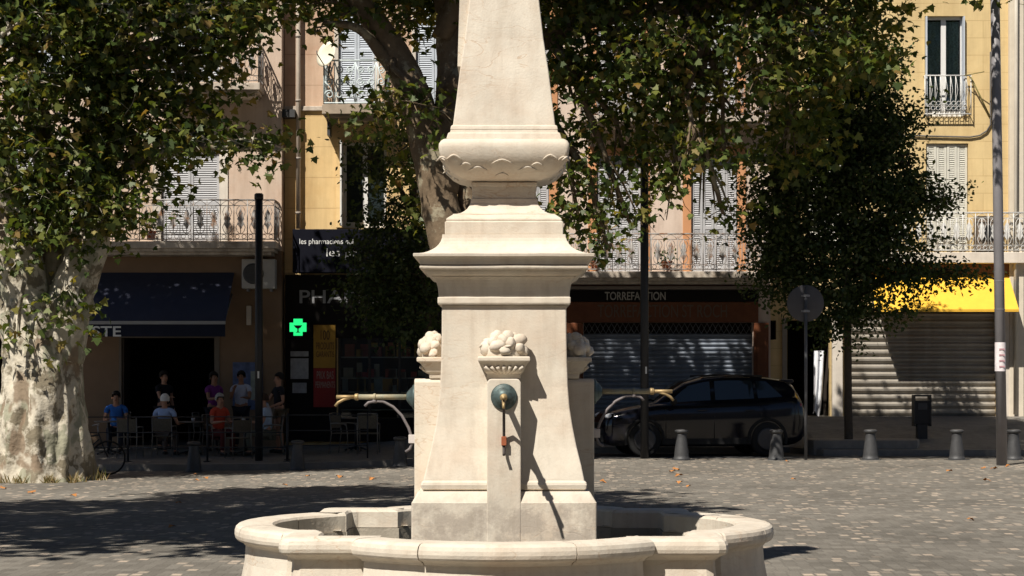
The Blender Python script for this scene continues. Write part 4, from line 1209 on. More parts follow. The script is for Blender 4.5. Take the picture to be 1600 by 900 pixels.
# ------------------------------------------------------------------ trees
MAPLE = np.array([(0, 0), (.16, .02), (.5, -.08), (.40, .16), (.62, .42), (.33, .42), (.26, .62), (.0, 1.0), (-.26, .62), (-.33, .42), (-.62, .42), (-.40, .16), (-.5, -.08), (-.16, .02)])
OVAL = np.array([(0, 0), (.26, .25), (.30, .55), (.0, 1.0), (-.30, .55), (-.26, .25)])


def leaves_mesh(name, C, T, Nn, S, tmpl, m, parent, curl=.32):
    """C base points, T tip direction, Nn leaf normal, S size"""
    n, k = len(C), len(tmpl)
    T = T / np.linalg.norm(T, axis=1, keepdims=True)
    B = np.cross(Nn, T); B /= np.linalg.norm(B, axis=1, keepdims=True) + 1e-9
    N2 = np.cross(T, B)
    u, v = tmpl[:, 0], tmpl[:, 1]
    w = -curl * (u * u * 2 + (v - .4) ** 2)
    P = C[:, None, :] + S[:, None, None] * (B[:, None, :] * u[None, :, None] + T[:, None, :] * v[None, :, None] + N2[:, None, :] * w[None, :, None])
    o0 = origin_of(parent); P = P.reshape(-1, 3) - np.array(o0)
    me = bpy.data.meshes.new(name)
    me.vertices.add(n * k); me.vertices.foreach_set('co', P.astype(np.float32).ravel())
    me.loops.add(n * k); me.loops.foreach_set('vertex_index', np.arange(n * k, dtype=np.int32))
    me.polygons.add(n); me.polygons.foreach_set('loop_start', np.arange(0, n * k, k, dtype=np.int32))
    try: me.polygons.foreach_set('loop_total', np.full(n, k, dtype=np.int32))
    except Exception: pass
    me.update(calc_edges=True); me.validate()
    me.materials.append(m)
    o = bpy.data.objects.new(name, me); COL.objects.link(o); o.parent = parent
    return o


def crown(name, blobs, tmpl, m, parent, wood, leaf=(.10, .185), per=20, spread=.28, twig=.7, droop=.5, seed=1, hub=None, fill=.35):
    """blobs: (x,y,z, rx,ry,rz, sprays). Leaves sit in sprays along twigs, so gaps stay between."""
    g = np.random.default_rng(seed)
    Cs, Ts, Ns, Ss = [], [], [], []
    for (x, y, z, rx, ry, rz, ns) in blobs:
        D = g.normal(size=(ns, 3)); D /= np.linalg.norm(D, axis=1, keepdims=True)
        rad = (fill + (1 - fill) * g.random((ns, 1))) ** .6
        rad *= 1 + .16 * g.normal(size=(ns, 1))
        P = np.array([x, y, z]) + D * rad * np.array([rx, ry, rz])
        ax = D * np.array([1, 1, .5]) + g.normal(size=(ns, 3)) * .5; ax[:, 2] -= droop * .5
        ax /= np.linalg.norm(ax, axis=1, keepdims=True)
        L_ = twig * (.6 + .8 * g.random((ns, 1)))
        for s in range(ns):
            kk = max(4, int(per * (.5 + g.random())))
            t = g.random((kk, 1))
            c = P[s] + ax[s] * L_[s] * (t - .3) + g.normal(size=(kk, 3)) * spread * np.array([1, 1, .6])
            tip = ax[s] * .5 + g.normal(size=(kk, 3)) * .7; tip[:, 2] -= droop
            nn = np.array([0, 0, 1.0]) + g.normal(size=(kk, 3)) * .75
            Cs.append(c); Ts.append(tip); Ns.append(nn)
            Ss.append(leaf[0] + (leaf[1] - leaf[0]) * g.random(kk))
            if wood is not None and s % 3 == 0:
                a = Vector(P[s] - ax[s] * L_[s] * .5); b = Vector(P[s] + ax[s] * L_[s] * .6)
                mid = (a + b) / 2 + Vector(g.normal(size=3) * .05)
                wood.tube([a, mid, b], [.012, .008, .004], 3, False)
        if wood is not None and hub is not None:
            h = Vector(min(hub, key=lambda q: (Vector(q[:3]) - Vector((x, y, z))).length)[:3])
            c = Vector((x, y, z)); L = (c - h).length
            r0 = .035 + .022 * L
            p1 = h.lerp(c, .35) + Vector((g.normal() * .12, g.normal() * .12, .10 * L)); p2 = h.lerp(c, .7) + Vector((g.normal() * .15, g.normal() * .15, .08 * L))
            wood.tube([h, p1, p2, c], [r0, r0 * .75, r0 * .5, r0 * .3], 7)
            for i in range(5):
                e = c + Vector((g.normal() * rx * .5, g.normal() * ry * .5, g.normal() * rz * .4)); s0 = p2.lerp(c, g.random())
                wood.tube([s0, s0.lerp(e, .5) + Vector((0, 0, .1)), e], [r0 * .35, r0 * .22, .01], 4, False)
    return leaves_mesh(name, np.concatenate(Cs), np.concatenate(Ts), np.concatenate(Ns), np.concatenate(Ss), tmpl, m, parent)


def limb(mb, pts, rs, n=14, bump=.05, seed=0, sub=5):
    """knobbly tapering limb through control points"""
    P, Q = [], []
    pts = [Vector(p) for p in pts]
    for i in range(len(pts) - 1):
        p0, p1, p2, p3 = pts[max(i - 1, 0)], pts[i], pts[i + 1], pts[min(i + 2, len(pts) - 1)]
        for k in range(sub):
            t = k / sub
            P.append(.5 * ((2 * p1) + (p2 - p0) * t + (2 * p0 - 5 * p1 + 4 * p2 - p3) * t * t + (3 * p1 - p0 - 3 * p2 + p3) * t ** 3))
            Q.append(rs[i] + (rs[i + 1] - rs[i]) * t)
    P.append(pts[-1]); Q.append(rs[-1])
    rings = []; m = len(P)
    for i, p in enumerate(P):
        t = (P[min(i + 1, m - 1)] - P[max(i - 1, 0)]).normalized()
        u = t.cross(Vector((0, 1, 0.01))).normalized(); w = u.cross(t).normalized()
        ring = []
        for k in range(n):
            a = 2 * math.pi * k / n
            dv = u * math.cos(a) + w * math.sin(a)
            q = p + dv * Q[i]
            rr_ = 1 + bump * 2.2 * mnoise.noise(q * (1.1 / max(Q[i], .12)) * .55 + Vector((seed, 0, 0))) + bump * mnoise.noise(q * 6 + Vector((seed, 3, 0)))
            ring.append(p + dv * Q[i] * rr_)
        rings.append(ring)
    mb.loft(rings, True, True, True, True)


# ---- the big plane tree on the left
TD = 37.2
tx = X(62, TD); tz = zg(tx, TD)
t1 = thing('plane_tree', 'massive plane tree with pale blotchy trunk at the left edge of the square', 'tree', (tx, TD, tz))
wood = MB()
def buttress(mb, x, y, z, R0, top, seed, n=96, flare=1.30):
    """trunk foot with root buttresses"""
    rings = []
    H = top - z
    for i in range(56):
        t = i / 55; zz = z - .12 + (H + .12) * t
        ring = []
        for k in range(n):
            a = 2 * math.pi * k / n
            fl = 1 + (flare - 1) * math.exp(-5.5 * t)
            v = Vector((math.cos(a) * 1.6, math.sin(a) * 1.6, zz * .55 + seed))
            w2 = Vector((math.cos(a) * 2.6 + zz * .2, math.sin(a) * 2.6, zz * .95 + seed))
            r = R0 * (fl + .15 * mnoise.noise(v) * (1.35 - t * .5) + .13 * math.sin(a * 5 + seed + zz * .35) * math.exp(-2.2 * t) + .22 * abs(mnoise.noise(Vector((w2.x, w2.y, w2.z * .6)))) + .11 * mnoise.noise(w2 * 1.9) + .05 * mnoise.noise(w2 * 3.6) + .02 * mnoise.noise(w2 * 8) - .08)
            r *= (1 - .14 * sstep(t))
            ring.append((x + r * math.cos(a) + .06 * math.sin(t * 3), y + r * math.sin(a), zz))
        rings.append(ring)
    mb.loft(rings, True, True, True, True)
fork = Z(470, TD)
buttress(wood, tx, TD, tz, .82, fork, 2.0)
J = lambda px, py, dd: (X(px, dd), dd, Z(py, dd))
limb(wood, [J(88, 560, TD), J(108, 470, TD), J(134, 400, TD), J(150, 300, TD + .2), J(165, 160, TD + .6), J(185, 0, TD + .8), J(200, -200, TD + 1)], [.50, .46, .40, .35, .3, .24, .14], 24, .10, 1)
limb(wood, [J(50, 560, TD), J(38, 470, TD - .1), J(28, 400, TD - .2), J(5, 300, TD - .3), J(-40, 150, TD - .4), J(-80, -60, TD - .5), J(-110, -250, TD - .5)], [.54, .50, .45, .40, .34, .26, .12], 24, .10, 4)
limb(wood, [J(75, 540, TD + .3), J(80, 450, TD + .4), J(88, 360, TD + .5), J(70, 240, TD + .8), J(40, 80, TD + 1.0), J(60, -150, TD + 1)], [.5, .40, .30, .26, .22, .12], 14, .07, 8)
limb(wood, [J(160, 200, TD + .5), J(200, 170, TD + .2), J(270, 150, TD), J(350, 190, TD - .1)], [.16, .12, .08, .03], 9, .06, 3)
limb(wood, [J(20, 60, TD - .3), J(45, 52, TD - .6), J(95, 62, TD - .8), J(150, 58, TD - .9)], [.10, .07, .05, .02], 7, .06, 5)
hub1 = [J(150, 300, TD + .2), J(170, 120, TD + .6), J(190, -40, TD + .8), J(5, 300, TD - .3), J(-40, 150, TD - .4), J(-80, -60, TD - .5), J(60, 200, TD + .8), J(60, -100, TD + 1)]
def B(px, py, dd, rx, ry, rz, n): return (X(px, dd), dd, Z(py, dd), rx, ry, rz, n)
bl = [B(60, 60, 37, 1.5, 1.5, 1.3, 76), B(190, 60, 37.2, 1.6, 1.5, 1.3, 84), B(310, 40, 37, 1.0, 1.2, .8, 46), B(385, 5, 36.8, .45, .7, .45, 12), B(365, 55, 36.8, .4, .5, .35, 7),
      B(100, 190, 37, 1.6, 1.4, 1.1, 76), B(215, 190, 37.2, 1.4, 1.3, .9, 68), B(290, 120, 36.8, .65, .8, .6, 22), B(300, 215, 36.4, .9, .7, .26, 19), B(380, 232, 36.3, .55, .5, .16, 8), B(425, 228, 36.3, .2, .3, .1, 2),
      B(40, 30, 35.2, .8, .4, .35, 11), B(200, 20, 35.3, .9, .4, .3, 12), B(330, 15, 35.4, .6, .35, .25, 9), B(60, 130, 35.3, .5, .35, .35, 7), B(20, 290, 36.6, 1.0, 1.0, .9, 38), B(110, 300, 36.6, 1.0, 1.0, .9, 38), B(215, 290, 36.8, .65, .7, .35, 13), B(160, 330, 36.4, .55, .6, .5, 12), B(15, 380, 36.2, .5, .5, .5, 10), B(100, 480, 36.2, .35, .3, .6, 6), B(20, 520, 36.2, .25, .25, .3, 2),
      # above the frame, thickened with unseen sprays to shade the fronts and terrace
      B(40, -120, 36.8, 2.2, 2.6, 1.5, 190), B(200, -120, 37.2, 2.0, 2.6, 1.5, 190), B(340, -120, 37.4, 1.2, 2.4, 1.1, 110), B(90, -260, 36.6, 2.6, 2.8, 1.4, 210), B(270, -240, 36.8, 2.0, 2.6, 1.3, 150),
      B(-110, -60, 36.8, 2.0, 2.4, 1.8, 170), B(-250, -60, 36.8, 2.2, 2.4, 1.8, 160), B(-130, -240, 36.6, 2.4, 2.6, 1.4, 180), B(-300, -220, 36.6, 2.2, 2.4, 1.4, 140), (-13.00, 39.60, 9.90, 1.5, 1.00, 0.80, 102), (-11.00, 39.80, 10.00, 1.5, 1.00, 0.80, 119), (-9.00, 39.80, 10.00, 1.5, 1.00, 0.80, 119), (-7.00, 39.80, 10.00, 1.5, 1.00, 0.80, 119), (-12.50, 33.60, 12.30, 1.5, 1.70, 1.00, 16), (-10.50, 33.40, 12.40, 1.5, 1.70, 1.00, 18), (-8.50, 33.40, 12.40, 1.5, 1.70, 1.00, 18), (-6.50, 33.60, 12.30, 1.5, 1.60, 1.00, 16), B(-200, 110, 36.8, 2.0, 1.8, 1.6, 56), B(-160, 260, 36.8, 1.6, 1.6, 1.2, 44)]
crown('crown', bl, MAPLE, LEAF_PL, t1, wood, seed=3, hub=hub1)
wood.build('trunk', BARK, t1, fix=False)
# weeds at its foot
mb = MB(); rr = random.Random(4)
for i in range(700):
    a = rr.uniform(math.pi * 1.02, math.pi * 2.05); r = .98 + rr.uniform(-.05, .28)
    x, y = tx + r * math.cos(a) + rr.uniform(-.1, .1), TD + r * math.sin(a)
    if rr.random() < .5: x, y = tx + rr.uniform(.1, .9), TD - 1.0 + rr.uniform(-.1, .25)
    n_ = mnoise.noise(Vector((x * 2.3, y * 2.3, 1))) + .08
    if n_ < 0: continue
    h = rr.uniform(.05, .16) + .5 * n_ * rr.random(); w = rr.uniform(.005, .012); dx, dy = rr.uniform(-.12, .12), rr.uniform(-.12, .12); z = zg(x, y) - .01
    mb.add([(x - w, y, z), (x + w, y, z), (x + dx * .6 + w * .6, y + dy * .6, z + h * .7), (x + dx, y + dy, z + h), (x + dx * .6 - w * .6, y + dy * .6, z + h * .7)], [(0, 1, 2, 3, 4)])
tag(mb.build('dry_grass', mat_leaf('dry_grass_blades', [(0, (.11, .12, .03)), (.5, (.20, .15, .06)), (1, (.30, .20, .09))], .25), fix=False), 'dry grass and weeds round the foot of the big plane tree', 'grass', kind='stuff')

# ---- plane tree behind the obelisk
TD = 38.0
tx = X(757, TD); tz = zg(tx, TD)
t2 = thing('plane_tree', 'plane tree whose leaning trunk rises behind the obelisk, crown spreading right', 'tree', (tx, TD, tz))
wood = MB()
buttress(wood, tx, TD, tz, .46, tz + 1.2, 5.0, 32)
limb(wood, [J(757, 690, TD), J(735, 520, TD), J(708, 400, TD), J(690, 330, TD), J(672, 240, TD), J(648, 150, TD), J(615, 80, TD), J(575, 20, TD - .1), J(525, -50, TD - .3), J(470, -170, TD - .5)], [.50, .44, .40, .385, .36, .32, .28, .23, .17, .08], 18, .06, 2)
limb(wood, [J(690, 300, TD), J(700, 220, TD + .1), J(706, 110, TD + .2), J(700, 0, TD + .3), J(690, -160, TD + .3)], [.34, .34, .31, .26, .12], 16, .06, 6)
limb(wood, [J(757, 600, TD + .2), J(744, 420, TD + .2), J(734, 320, TD + .2), J(722, 230, TD + .2), J(712, 150, TD + .2)], [.28, .24, .22, .2, .16], 12, .06, 21)
limb(wood, [J(640, 150, TD), J(600, 90, TD - .2), J(560, 45, TD - .4), J(505, 35, TD - .6)], [.15, .12, .09, .03], 8, .05, 7)
limb(wood, [J(700, 190, TD), J(800, 90, TD + .3), J(930, 30, TD + .4), J(1080, 10, TD + .2), J(1220, -10, TD)], [.28, .22, .16, .11, .05], 10, .06, 9)
limb(wood, [J(705, 150, TD), J(820, -20, TD - .2), J(960, -110, TD - .3), J(1130, -150, TD - .2)], [.26, .2, .14, .06], 10, .06, 11)
limb(wood, [J(690, 60, TD), J(760, -120, TD), J(840, -260, TD)], [.2, .14, .06], 8, .06, 12)
hub2 = [J(800, 90, TD + .3), J(930, 30, TD + .4), J(1080, 10, TD + .2), J(1200, -10, TD), J(960, -110, TD - .3), J(1120, -150, TD - .2), J(620, 80, TD), J(700, 0, TD + .3), J(560, 20, TD), J(780, -150, TD), J(860, 60, TD + .3)]
bl = [B(930, 60, 38.4, 1.4, 1.3, 1.2, 49), B(1050, 60, 38.4, 1.4, 1.3, 1.1, 49), B(1170, 50, 38.2, 1.3, 1.3, 1.1, 44), B(1280, 70, 38.2, 1.2, 1.2, 1.1, 40), B(1345, 50, 38.2, .7, .9, .9, 18),
      B(900, 170, 38.6, 1.0, 1.1, 1.0, 30), B(1010, 160, 38.6, 1.4, 1.2, .9, 33), B(1130, 150, 38.4, 1.2, 1.2, .9, 28), B(1240, 170, 38.4, .9, 1.0, .8, 24), B(1230, 240, 38.4, .6, .7, .5, 9),
      B(900, 280, 38.6, .7, .8, .7, 12), B(985, 270, 38.6, 1.0, .9, .75, 15), B(1060, 225, 38.4, .8, .9, .4, 8), B(905, 345, 38.4, .5, .6, .35, 8), B(985, 350, 38.4, .6, .6, .4, 7), B(1060, 300, 38.3, .35, .5, .5, 4), B(1130, 235, 38.1, .5, .5, .45, 6), B(1130, 335, 38.2, .45, .4, .18, 3), B(950, 390, 38.3, .35, .3, .25, 3),
      B(1065, 70, 36.6, .7, .35, .32, 9), B(1160, 60, 36.6, .8, .4, .4, 11), B(1190, 130, 36.7, .6, .35, .35, 8), B(1270, 60, 36.6, .7, .4, .5, 11), B(1350, 90, 36.7, .4, .35, .4, 7), B(1090, 235, 36.9, .35, .25, .2, 4), B(1000, 90, 36.8, .4, .3, .3, 4), B(870, 60, 38.5, .7, 1.0, 1.0, 18), B(640, 30, 38.4, .7, .9, .7, 14), B(570, 18, 37.8, .6, .7, .25, 5), B(490, 5, 37.6, .35, .5, .22, 3), B(498, 55, 37.7, .3, .3, .08, 1), B(640, 175, 37.4, .75, .5, .35, 11), B(600, 150, 37.4, .4, .4, .25, 4), B(690, 210, 37.4, .4, .4, .3, 4), B(660, 290, 38.6, .6, .5, .8, 10),
      # above the frame, extra unseen sprays so crown and shopfronts fall in shade
      B(640, -120, 37.6, 1.8, 2.4, 1.2, 150), B(800, -120, 37.6, 1.9, 2.4, 1.3, 160), B(960, -110, 37.8, 2.0, 2.4, 1.3, 170), B(1120, -110, 37.8, 2.0, 2.4, 1.3, 170), B(1260, -90, 37.6, 1.5, 2.2, 1.2, 130), B(700, -240, 37.0, 2.4, 2.4, 1.2, 150), B(880, -240, 37.2, 2.4, 2.4, 1.3, 170), B(1080, -240, 37.2, 2.4, 2.4, 1.3, 170), B(1240, -210, 37.2, 1.9, 2.2, 1.2, 130), B(1390, -110, 37.4, 1.5, 2.2, 1.0, 100), (-5.00, 39.80, 10.20, 1.5, 1.00, 0.80, 119), (-3.00, 39.90, 10.20, 1.5, 1.00, 0.80, 119), (-1.00, 40.00, 10.10, 1.5, 1.00, 0.80, 128), (1.00, 40.00, 10.10, 1.5, 1.00, 0.80, 128), (2.80, 40.00, 10.10, 1.5, 1.00, 0.80, 128), (4.40, 39.80, 10.20, 1.5, 1.00, 0.80, 102), (0.00, 34.60, 12.60, 1.5, 1.60, 1.00, 18), (2.00, 34.60, 12.60, 1.5, 1.60, 1.00, 18), (4.00, 34.60, 12.50, 1.5, 1.60, 1.00, 18), (-2.20, 34.80, 12.40, 1.5, 1.60, 1.00, 16), B(510, -130, 37.2, 1.5, 2.2, 1.0, 100), B(560, -250, 37.0, 1.8, 2.2, 1.0, 100)]
crown('crown', bl, MAPLE, LEAF_PL, t2, wood, seed=8, hub=hub2)
wood.build('trunk', BARK2, t2, fix=False)

# ---- small dark street tree on the right
TD = 42.6
tx = X(1325, TD)
t3 = thing('street_tree', 'small dark leafy street tree in the bed before the ochre house', 'tree', (tx, TD, .33))
wood = MB()
limb(wood, [J(1326, 695, TD), J(1325, 600, TD), J(1324, 500, TD), J(1318, 380, TD), J(1322, 240, TD), J(1322, 165, TD)], [.10, .085, .08, .07, .05, .02], 10, .05, 1)
hub3 = [J(1324, 470, TD), J(1318, 380, TD), J(1320, 300, TD - .4), J(1322, 220, TD - .7)]
TC = TD - 1.0
bl = [B(1327, 45, TC, 0.38, .55, .62, 39), B(1325, 95, TC, 0.63, .8, .8, 75), B(1357, 120, TC, 0.45, .7, .8, 51), B(1330, 190, TC, 0.99, 1.0, .9, 123), B(1377, 215, TC, 0.56, .7, .75, 52), B(1260, 240, TC, 0.72, .9, .8, 75), B(1310, 280, TC, 1.35, 1.2, 1.0, 176), B(1235, 330, TC + .3, 0.85, 1.0, .9, 98), B(1372, 310, TC + .2, 0.90, 1.0, .9, 102), B(1300, 400, TC + .5, 1.35, 1.1, .9, 156), B(1382, 390, TC + .4, 0.85, .9, .65, 70), B(1225, 420, TC + .6, 0.68, .8, .55, 54), B(1310, 470, TC + .6, 0.90, .8, .5, 57),
      B(1434, 325, TC + .2, 0.50, .5, .38, 26), B(1469, 322, TC + .1, 0.20, .25, .25, 7), B(1437, 428, TC + .3, 0.54, .5, .24, 25), B(1489, 432, TC + .2, 0.32, .3, .2, 11), B(1400, 200, TC, 0.27, .35, .4, 13), B(1422, 190, TC, 0.14, .2, .25, 3), B(1377, 488, TC + .5, 0.41, .4, .25, 11), B(1200, 300, TC, 0.36, .5, .9, 25), B(1422, 260, TC, 0.23, .3, .4, 8), B(1322, 505, TC + .6, 0.45, .5, .3, 18), B(1260, 480, TC + .6, 0.36, .5, .3, 11)]
crown('crown', bl, OVAL, LEAF_DK, t3, wood, leaf=(.07, .125), per=42, spread=.17, twig=.75, droop=.2, seed=5, hub=hub3, fill=.45)
wood.build('trunk', DARKBARK, t3, fix=False)

# ---- small dark street tree behind the fountain
TD = 42.4
tx = X(672, TD)
t4 = thing('street_tree', 'small dark street tree half hidden behind the left side of the fountain', 'tree', (tx, TD, zs(tx, TD)))
wood = MB()
limb(wood, [(tx, TD, zs(tx, TD) - .05), J(672, 600, TD), J(668, 500, TD), J(655, 400, TD), J(640, 290, TD)], [.10, .085, .08, .06, .02], 10, .05, 1)
hub4 = [J(668, 480, TD), J(655, 400, TD), J(645, 330, TD)]
bl = [B(640, 440, TD, 1.1, 1.0, .7, 85), B(590, 470, TD, .7, .8, .55, 42), B(660, 500, TD, .8, .8, .5, 45), B(610, 390, TD, .8, .8, .6, 48), B(600, 320, TD, .55, .7, .7, 24), B(650, 340, TD, .8, .8, .8, 42), B(580, 240, TD, .5, .6, .6, 17), B(625, 235, TD, .6, .6, .7, 22), B(560, 400, TD, .35, .4, .3, 9)]
crown('crown', bl, OVAL, LEAF_DK, t4, wood, leaf=(.07, .13), per=30, spread=.22, twig=.5, droop=.25, seed=9, hub=hub4)
wood.build('trunk', DARKBARK, t4, fix=False)

# ---- the neighbouring plane tree, just outside the frame on the left, that shades the paving
tx, TD = -10.6, 19.5
t0 = thing('plane_tree', 'plane tree left of the view that throws the wide shadow on the paving', 'tree', (tx, TD, zg(tx, TD)))
wood = MB()
buttress(wood, tx, TD, zg(tx, TD), .6, 2.4, 9.0, 40)
limb(wood, [(tx, TD, 2.0), (tx + .2, TD, 4), (tx + .6, TD, 6.5), (tx + 1.2, TD + .3, 9), (tx + 1.5, TD + .3, 12)], [.55, .48, .4, .28, .08], 14, .06, 1)
limb(wood, [(tx, TD, 3.6), (tx + 1.2, TD + .8, 5.8), (tx + 3.2, TD + 1.4, 7.6), (tx + 5, TD + 2, 8.6)], [.36, .28, .2, .07], 12, .06, 3)
limb(wood, [(tx, TD, 3.8), (tx - 1.2, TD + 1, 6.2), (tx - 2.6, TD + 2.4, 8.6)], [.36, .28, .1], 12, .06, 4)
hub0 = [(tx + 3.2, TD + 1.4, 7.6), (tx + 1.2, TD + .3, 9), (tx - 2, TD + 2, 8), (tx + .6, TD, 6.5)]
bl = []
g0 = random.Random(3)
for i in range(30):
    a = g0.uniform(0, 2 * math.pi); r = math.sqrt(g0.random())
    cx, cy = -8.6 + r * 5.2 * math.cos(a), 20.2 + r * 5.6 * math.sin(a)
    bl.append((cx, cy, g0.uniform(8.2, 11.5), 1.6, 1.6, 1.1, 40))
crown('crown', bl, MAPLE, LEAF_PL, t0, wood, leaf=(.2, .34), per=16, seed=13, hub=hub0)
wood.build('trunk', BARK, t0, fix=False)


# ------------------------------------------------------------------ street furniture
def G(px, d): return (X(px, d), d, zg(X(px, d), d))
def S(px, d): return (X(px, d), d, zs(X(px, d), d))

bol = thing('bollard', 'x', 'bollard', (0, 0, 0), 0, 'cast iron bollards along the edge of the square')
mb = MB()
mb.lathe([(.175, .0), (.175, .03), (.165, .045), (.155, .06), (.152, .10), (.145, .18), (.132, .28), (.118, .38), (.108, .46), (.104, .52), (.108, .545)], 24); mb.build('post', DARKIRON, bol)
mb = MB(); mb.lathe([(.108, .546), (.125, .56), (.138, .575), (.142, .595), (.138, .615), (.10, .63), (.03, .637)], 24); mb.build('cap', DARKIRON, bol)
mb = MB(); mb.box(-.2, .2, -.2, .2, -.02, .012); mb.build('base_plate', DARKIRON, bol, bevel=.006)
for i, (px, dd, lb) in enumerate([(303, 40.2, 'dark bollard on the kerb in front of the white-haired man'), (465, 40.2, 'dark bollard in front of the pharmacy between pole and fountain'),
        (625, 40.3, 'dark bollard just left of the fountain shaft below the left spout'), (1065, 40.2, 'dark bollard in front of the front door of the dark car'),
        (1213, 40.2, 'dark bollard before the rear wheel of the dark car, left of the round sign'), (1360, 40.3, 'sunlit grey bollard right of the small street tree trunk'),
        (1495, 40.3, 'sunlit grey bollard between the litter bin and the tall grey pole'), (1584, 40.3, 'grey bollard partly hidden just right of the tall grey pole')]):
    place(bol, i > 0, G(px, dd), .3 * i, lb)


def mast(name, label, px, dd, base, top, r, m, lean=0.0, r1=None):
    x, y, z = base
    o = thing(name, label, 'pole', base)
    mb = MB(); mb.tube([(x, y, z - .05), (x + lean * .5, y, (z + top) / 2), (x + lean, y, top)], [r, (r + (r1 or r)) / 2, r1 or r], 18); mb.build('shaft', m, o)
    return o
b_ = S(404.5, 41.5)
o = mast('pole', 'black pole standing among the café guests, left of the pharmacy', 404, 41.5, b_, Z(306, 41.5), .083, BLACKM)
mb = MB(); mb.lathe([(.083, Z(312, 41.5)), (.098, Z(311, 41.5)), (.098, Z(304, 41.5)), (.07, Z(302, 41.5))], 18, (b_[0], b_[1], 0)); mb.build('cap', BLACKM, o)
mb = MB(); mb.box(b_[0] - .02, b_[0] + .02, b_[1] - .092, b_[1] - .08, Z(591, 41.5), Z(580, 41.5)); mb.build('sticker', LETW, o)
b_ = G(1007, 40.9)
o = mast('pole', 'black pole in front of the coffee shop behind the dark car bonnet', 1007, 41.5, b_, Z(200, 40.9), .088, BLACKM)
mb = MB(); mb.lathe([(.088, Z(206, 40.9)), (.1, Z(205, 40.9)), (.1, Z(199, 40.9)), (.07, Z(197, 40.9))], 18, (b_[0], b_[1], 0)); mb.build('cap', BLACKM, o)
mb = MB(); mb.box(b_[0] + .01, b_[0] + .045, b_[1] - .097, b_[1] - .083, Z(584, 40.9), Z(573, 40.9)); mb.build('sticker', LETW, o)
b_ = G(1565.5, 37.9)
o = mast('pole', 'tall slender grey pole near the right edge with a white paper notice', 1565, 37.9, b_, 11.5, .105, GREYPOLE, -.17, .085)
for py, r in ((440, .100), (484, .102)):
    mb = MB(); mb.lathe([(r + .003, 0), (r + .005, .006), (r + .003, .012)], 18, (b_[0] - .17 * (Z(py, 37.9)) / 11.5, b_[1], Z(py, 37.9))); mb.build('joint', GREYPOLE, o)
mb = MB(); xx = b_[0] - .17 * 2.1 / 11.5
mb.lathe([(.107, Z(580, 37.9)), (.107, Z(535, 37.9))], 18, (xx, b_[1], 0), cap=False)
no_ = mb.build('paper_notice', mat('notice_white', (.70, .64, .64), .8, .2, 12), o)
for k in range(4):
    a = -math.pi / 2 - .25; z0 = Z(574 - k * 9, 37.9)
    mb = MB(); mb.box(xx - .05, xx + .06, b_[1] - .1125, b_[1] - .1085, z0, z0 + .03); mb.build('printed_line', mat('notice_print', (.45, .25, .27), .8, .5, 40), no_)
# round sign seen from behind
b_ = G(1259, 40.25); cx, cy, cz = b_[0], 40.25, Z(474, 40.25)
o = thing('road_sign', 'round grey road sign seen from the back on a thin post', 'sign', b_)
mb = MB(); mb.tube([(cx, cy, b_[2] - .05), (cx, cy, cz + .36)], .034, 12); mb.build('post', mat('sign_post_grey', (.10, .10, .105), .5, .15), o)
mb = MB(); mb.lathe([(.37, -.012), (.385, -.008), (.385, .02), (.37, .024)], 40, (cx, cy + .06, cz), 'y'); mb.build('plate', mat('sign_back_grey', (.085, .082, .086), .5, .12, 5, metal=.2), o)
mb = MB()
for zz in (-.16, .16): mb.box(cx - .09, cx + .09, cy + .020, cy + .036, cz + zz - .02, cz + zz + .02); mb.box(cx - .05, cx + .05, cy - .042, cy + .0, cz + zz - .025, cz + zz + .025)
mb.build('clamp', GALV, o)
# litter bin
b_ = S(1440, 43.4); x, y, z = b_
o = thing('litter_bin', 'black framed litter bin standing before the sunlit roller shutter', 'bin', b_)
k = 43.3 / F
mb = MB(); mb.box(x - 12 * k, x + 12.5 * k, y - .12, y + .14, Z(663, 43.3), Z(626, 43.3)); mb.build('bin_body', mat('bin_black', (.018, .018, .02), .5, .2), o, bevel=.012)
mb = MB(); 
for sx in (-13.4, 11.6): mb.box(x + sx * k, x + (sx + 1.8) * k, y - .14, y + .16, Z(666, 43.3), Z(617, 43.3))
mb.box(x - 11.5 * k, x + 11.5 * k, y - .13, y + .15, Z(619.5, 43.3), Z(617, 43.3)); mb.build('bin_frame', BLACKM, o)
mb = MB(); mb.box(x - 8 * k, x + 8 * k, y - .1, y + .1, z - .03, Z(662.5, 43.3)); mb.build('foot', BLACKM, o, bevel=.01)
mb = MB(); mb.box(x - 7 * k, x + 7 * k, y - .127, y - .121, Z(640, 43.3), Z(630, 43.3)); mb.build('bin_panel', mat('bin_panel', (.06, .06, .065), .5, .2), o)


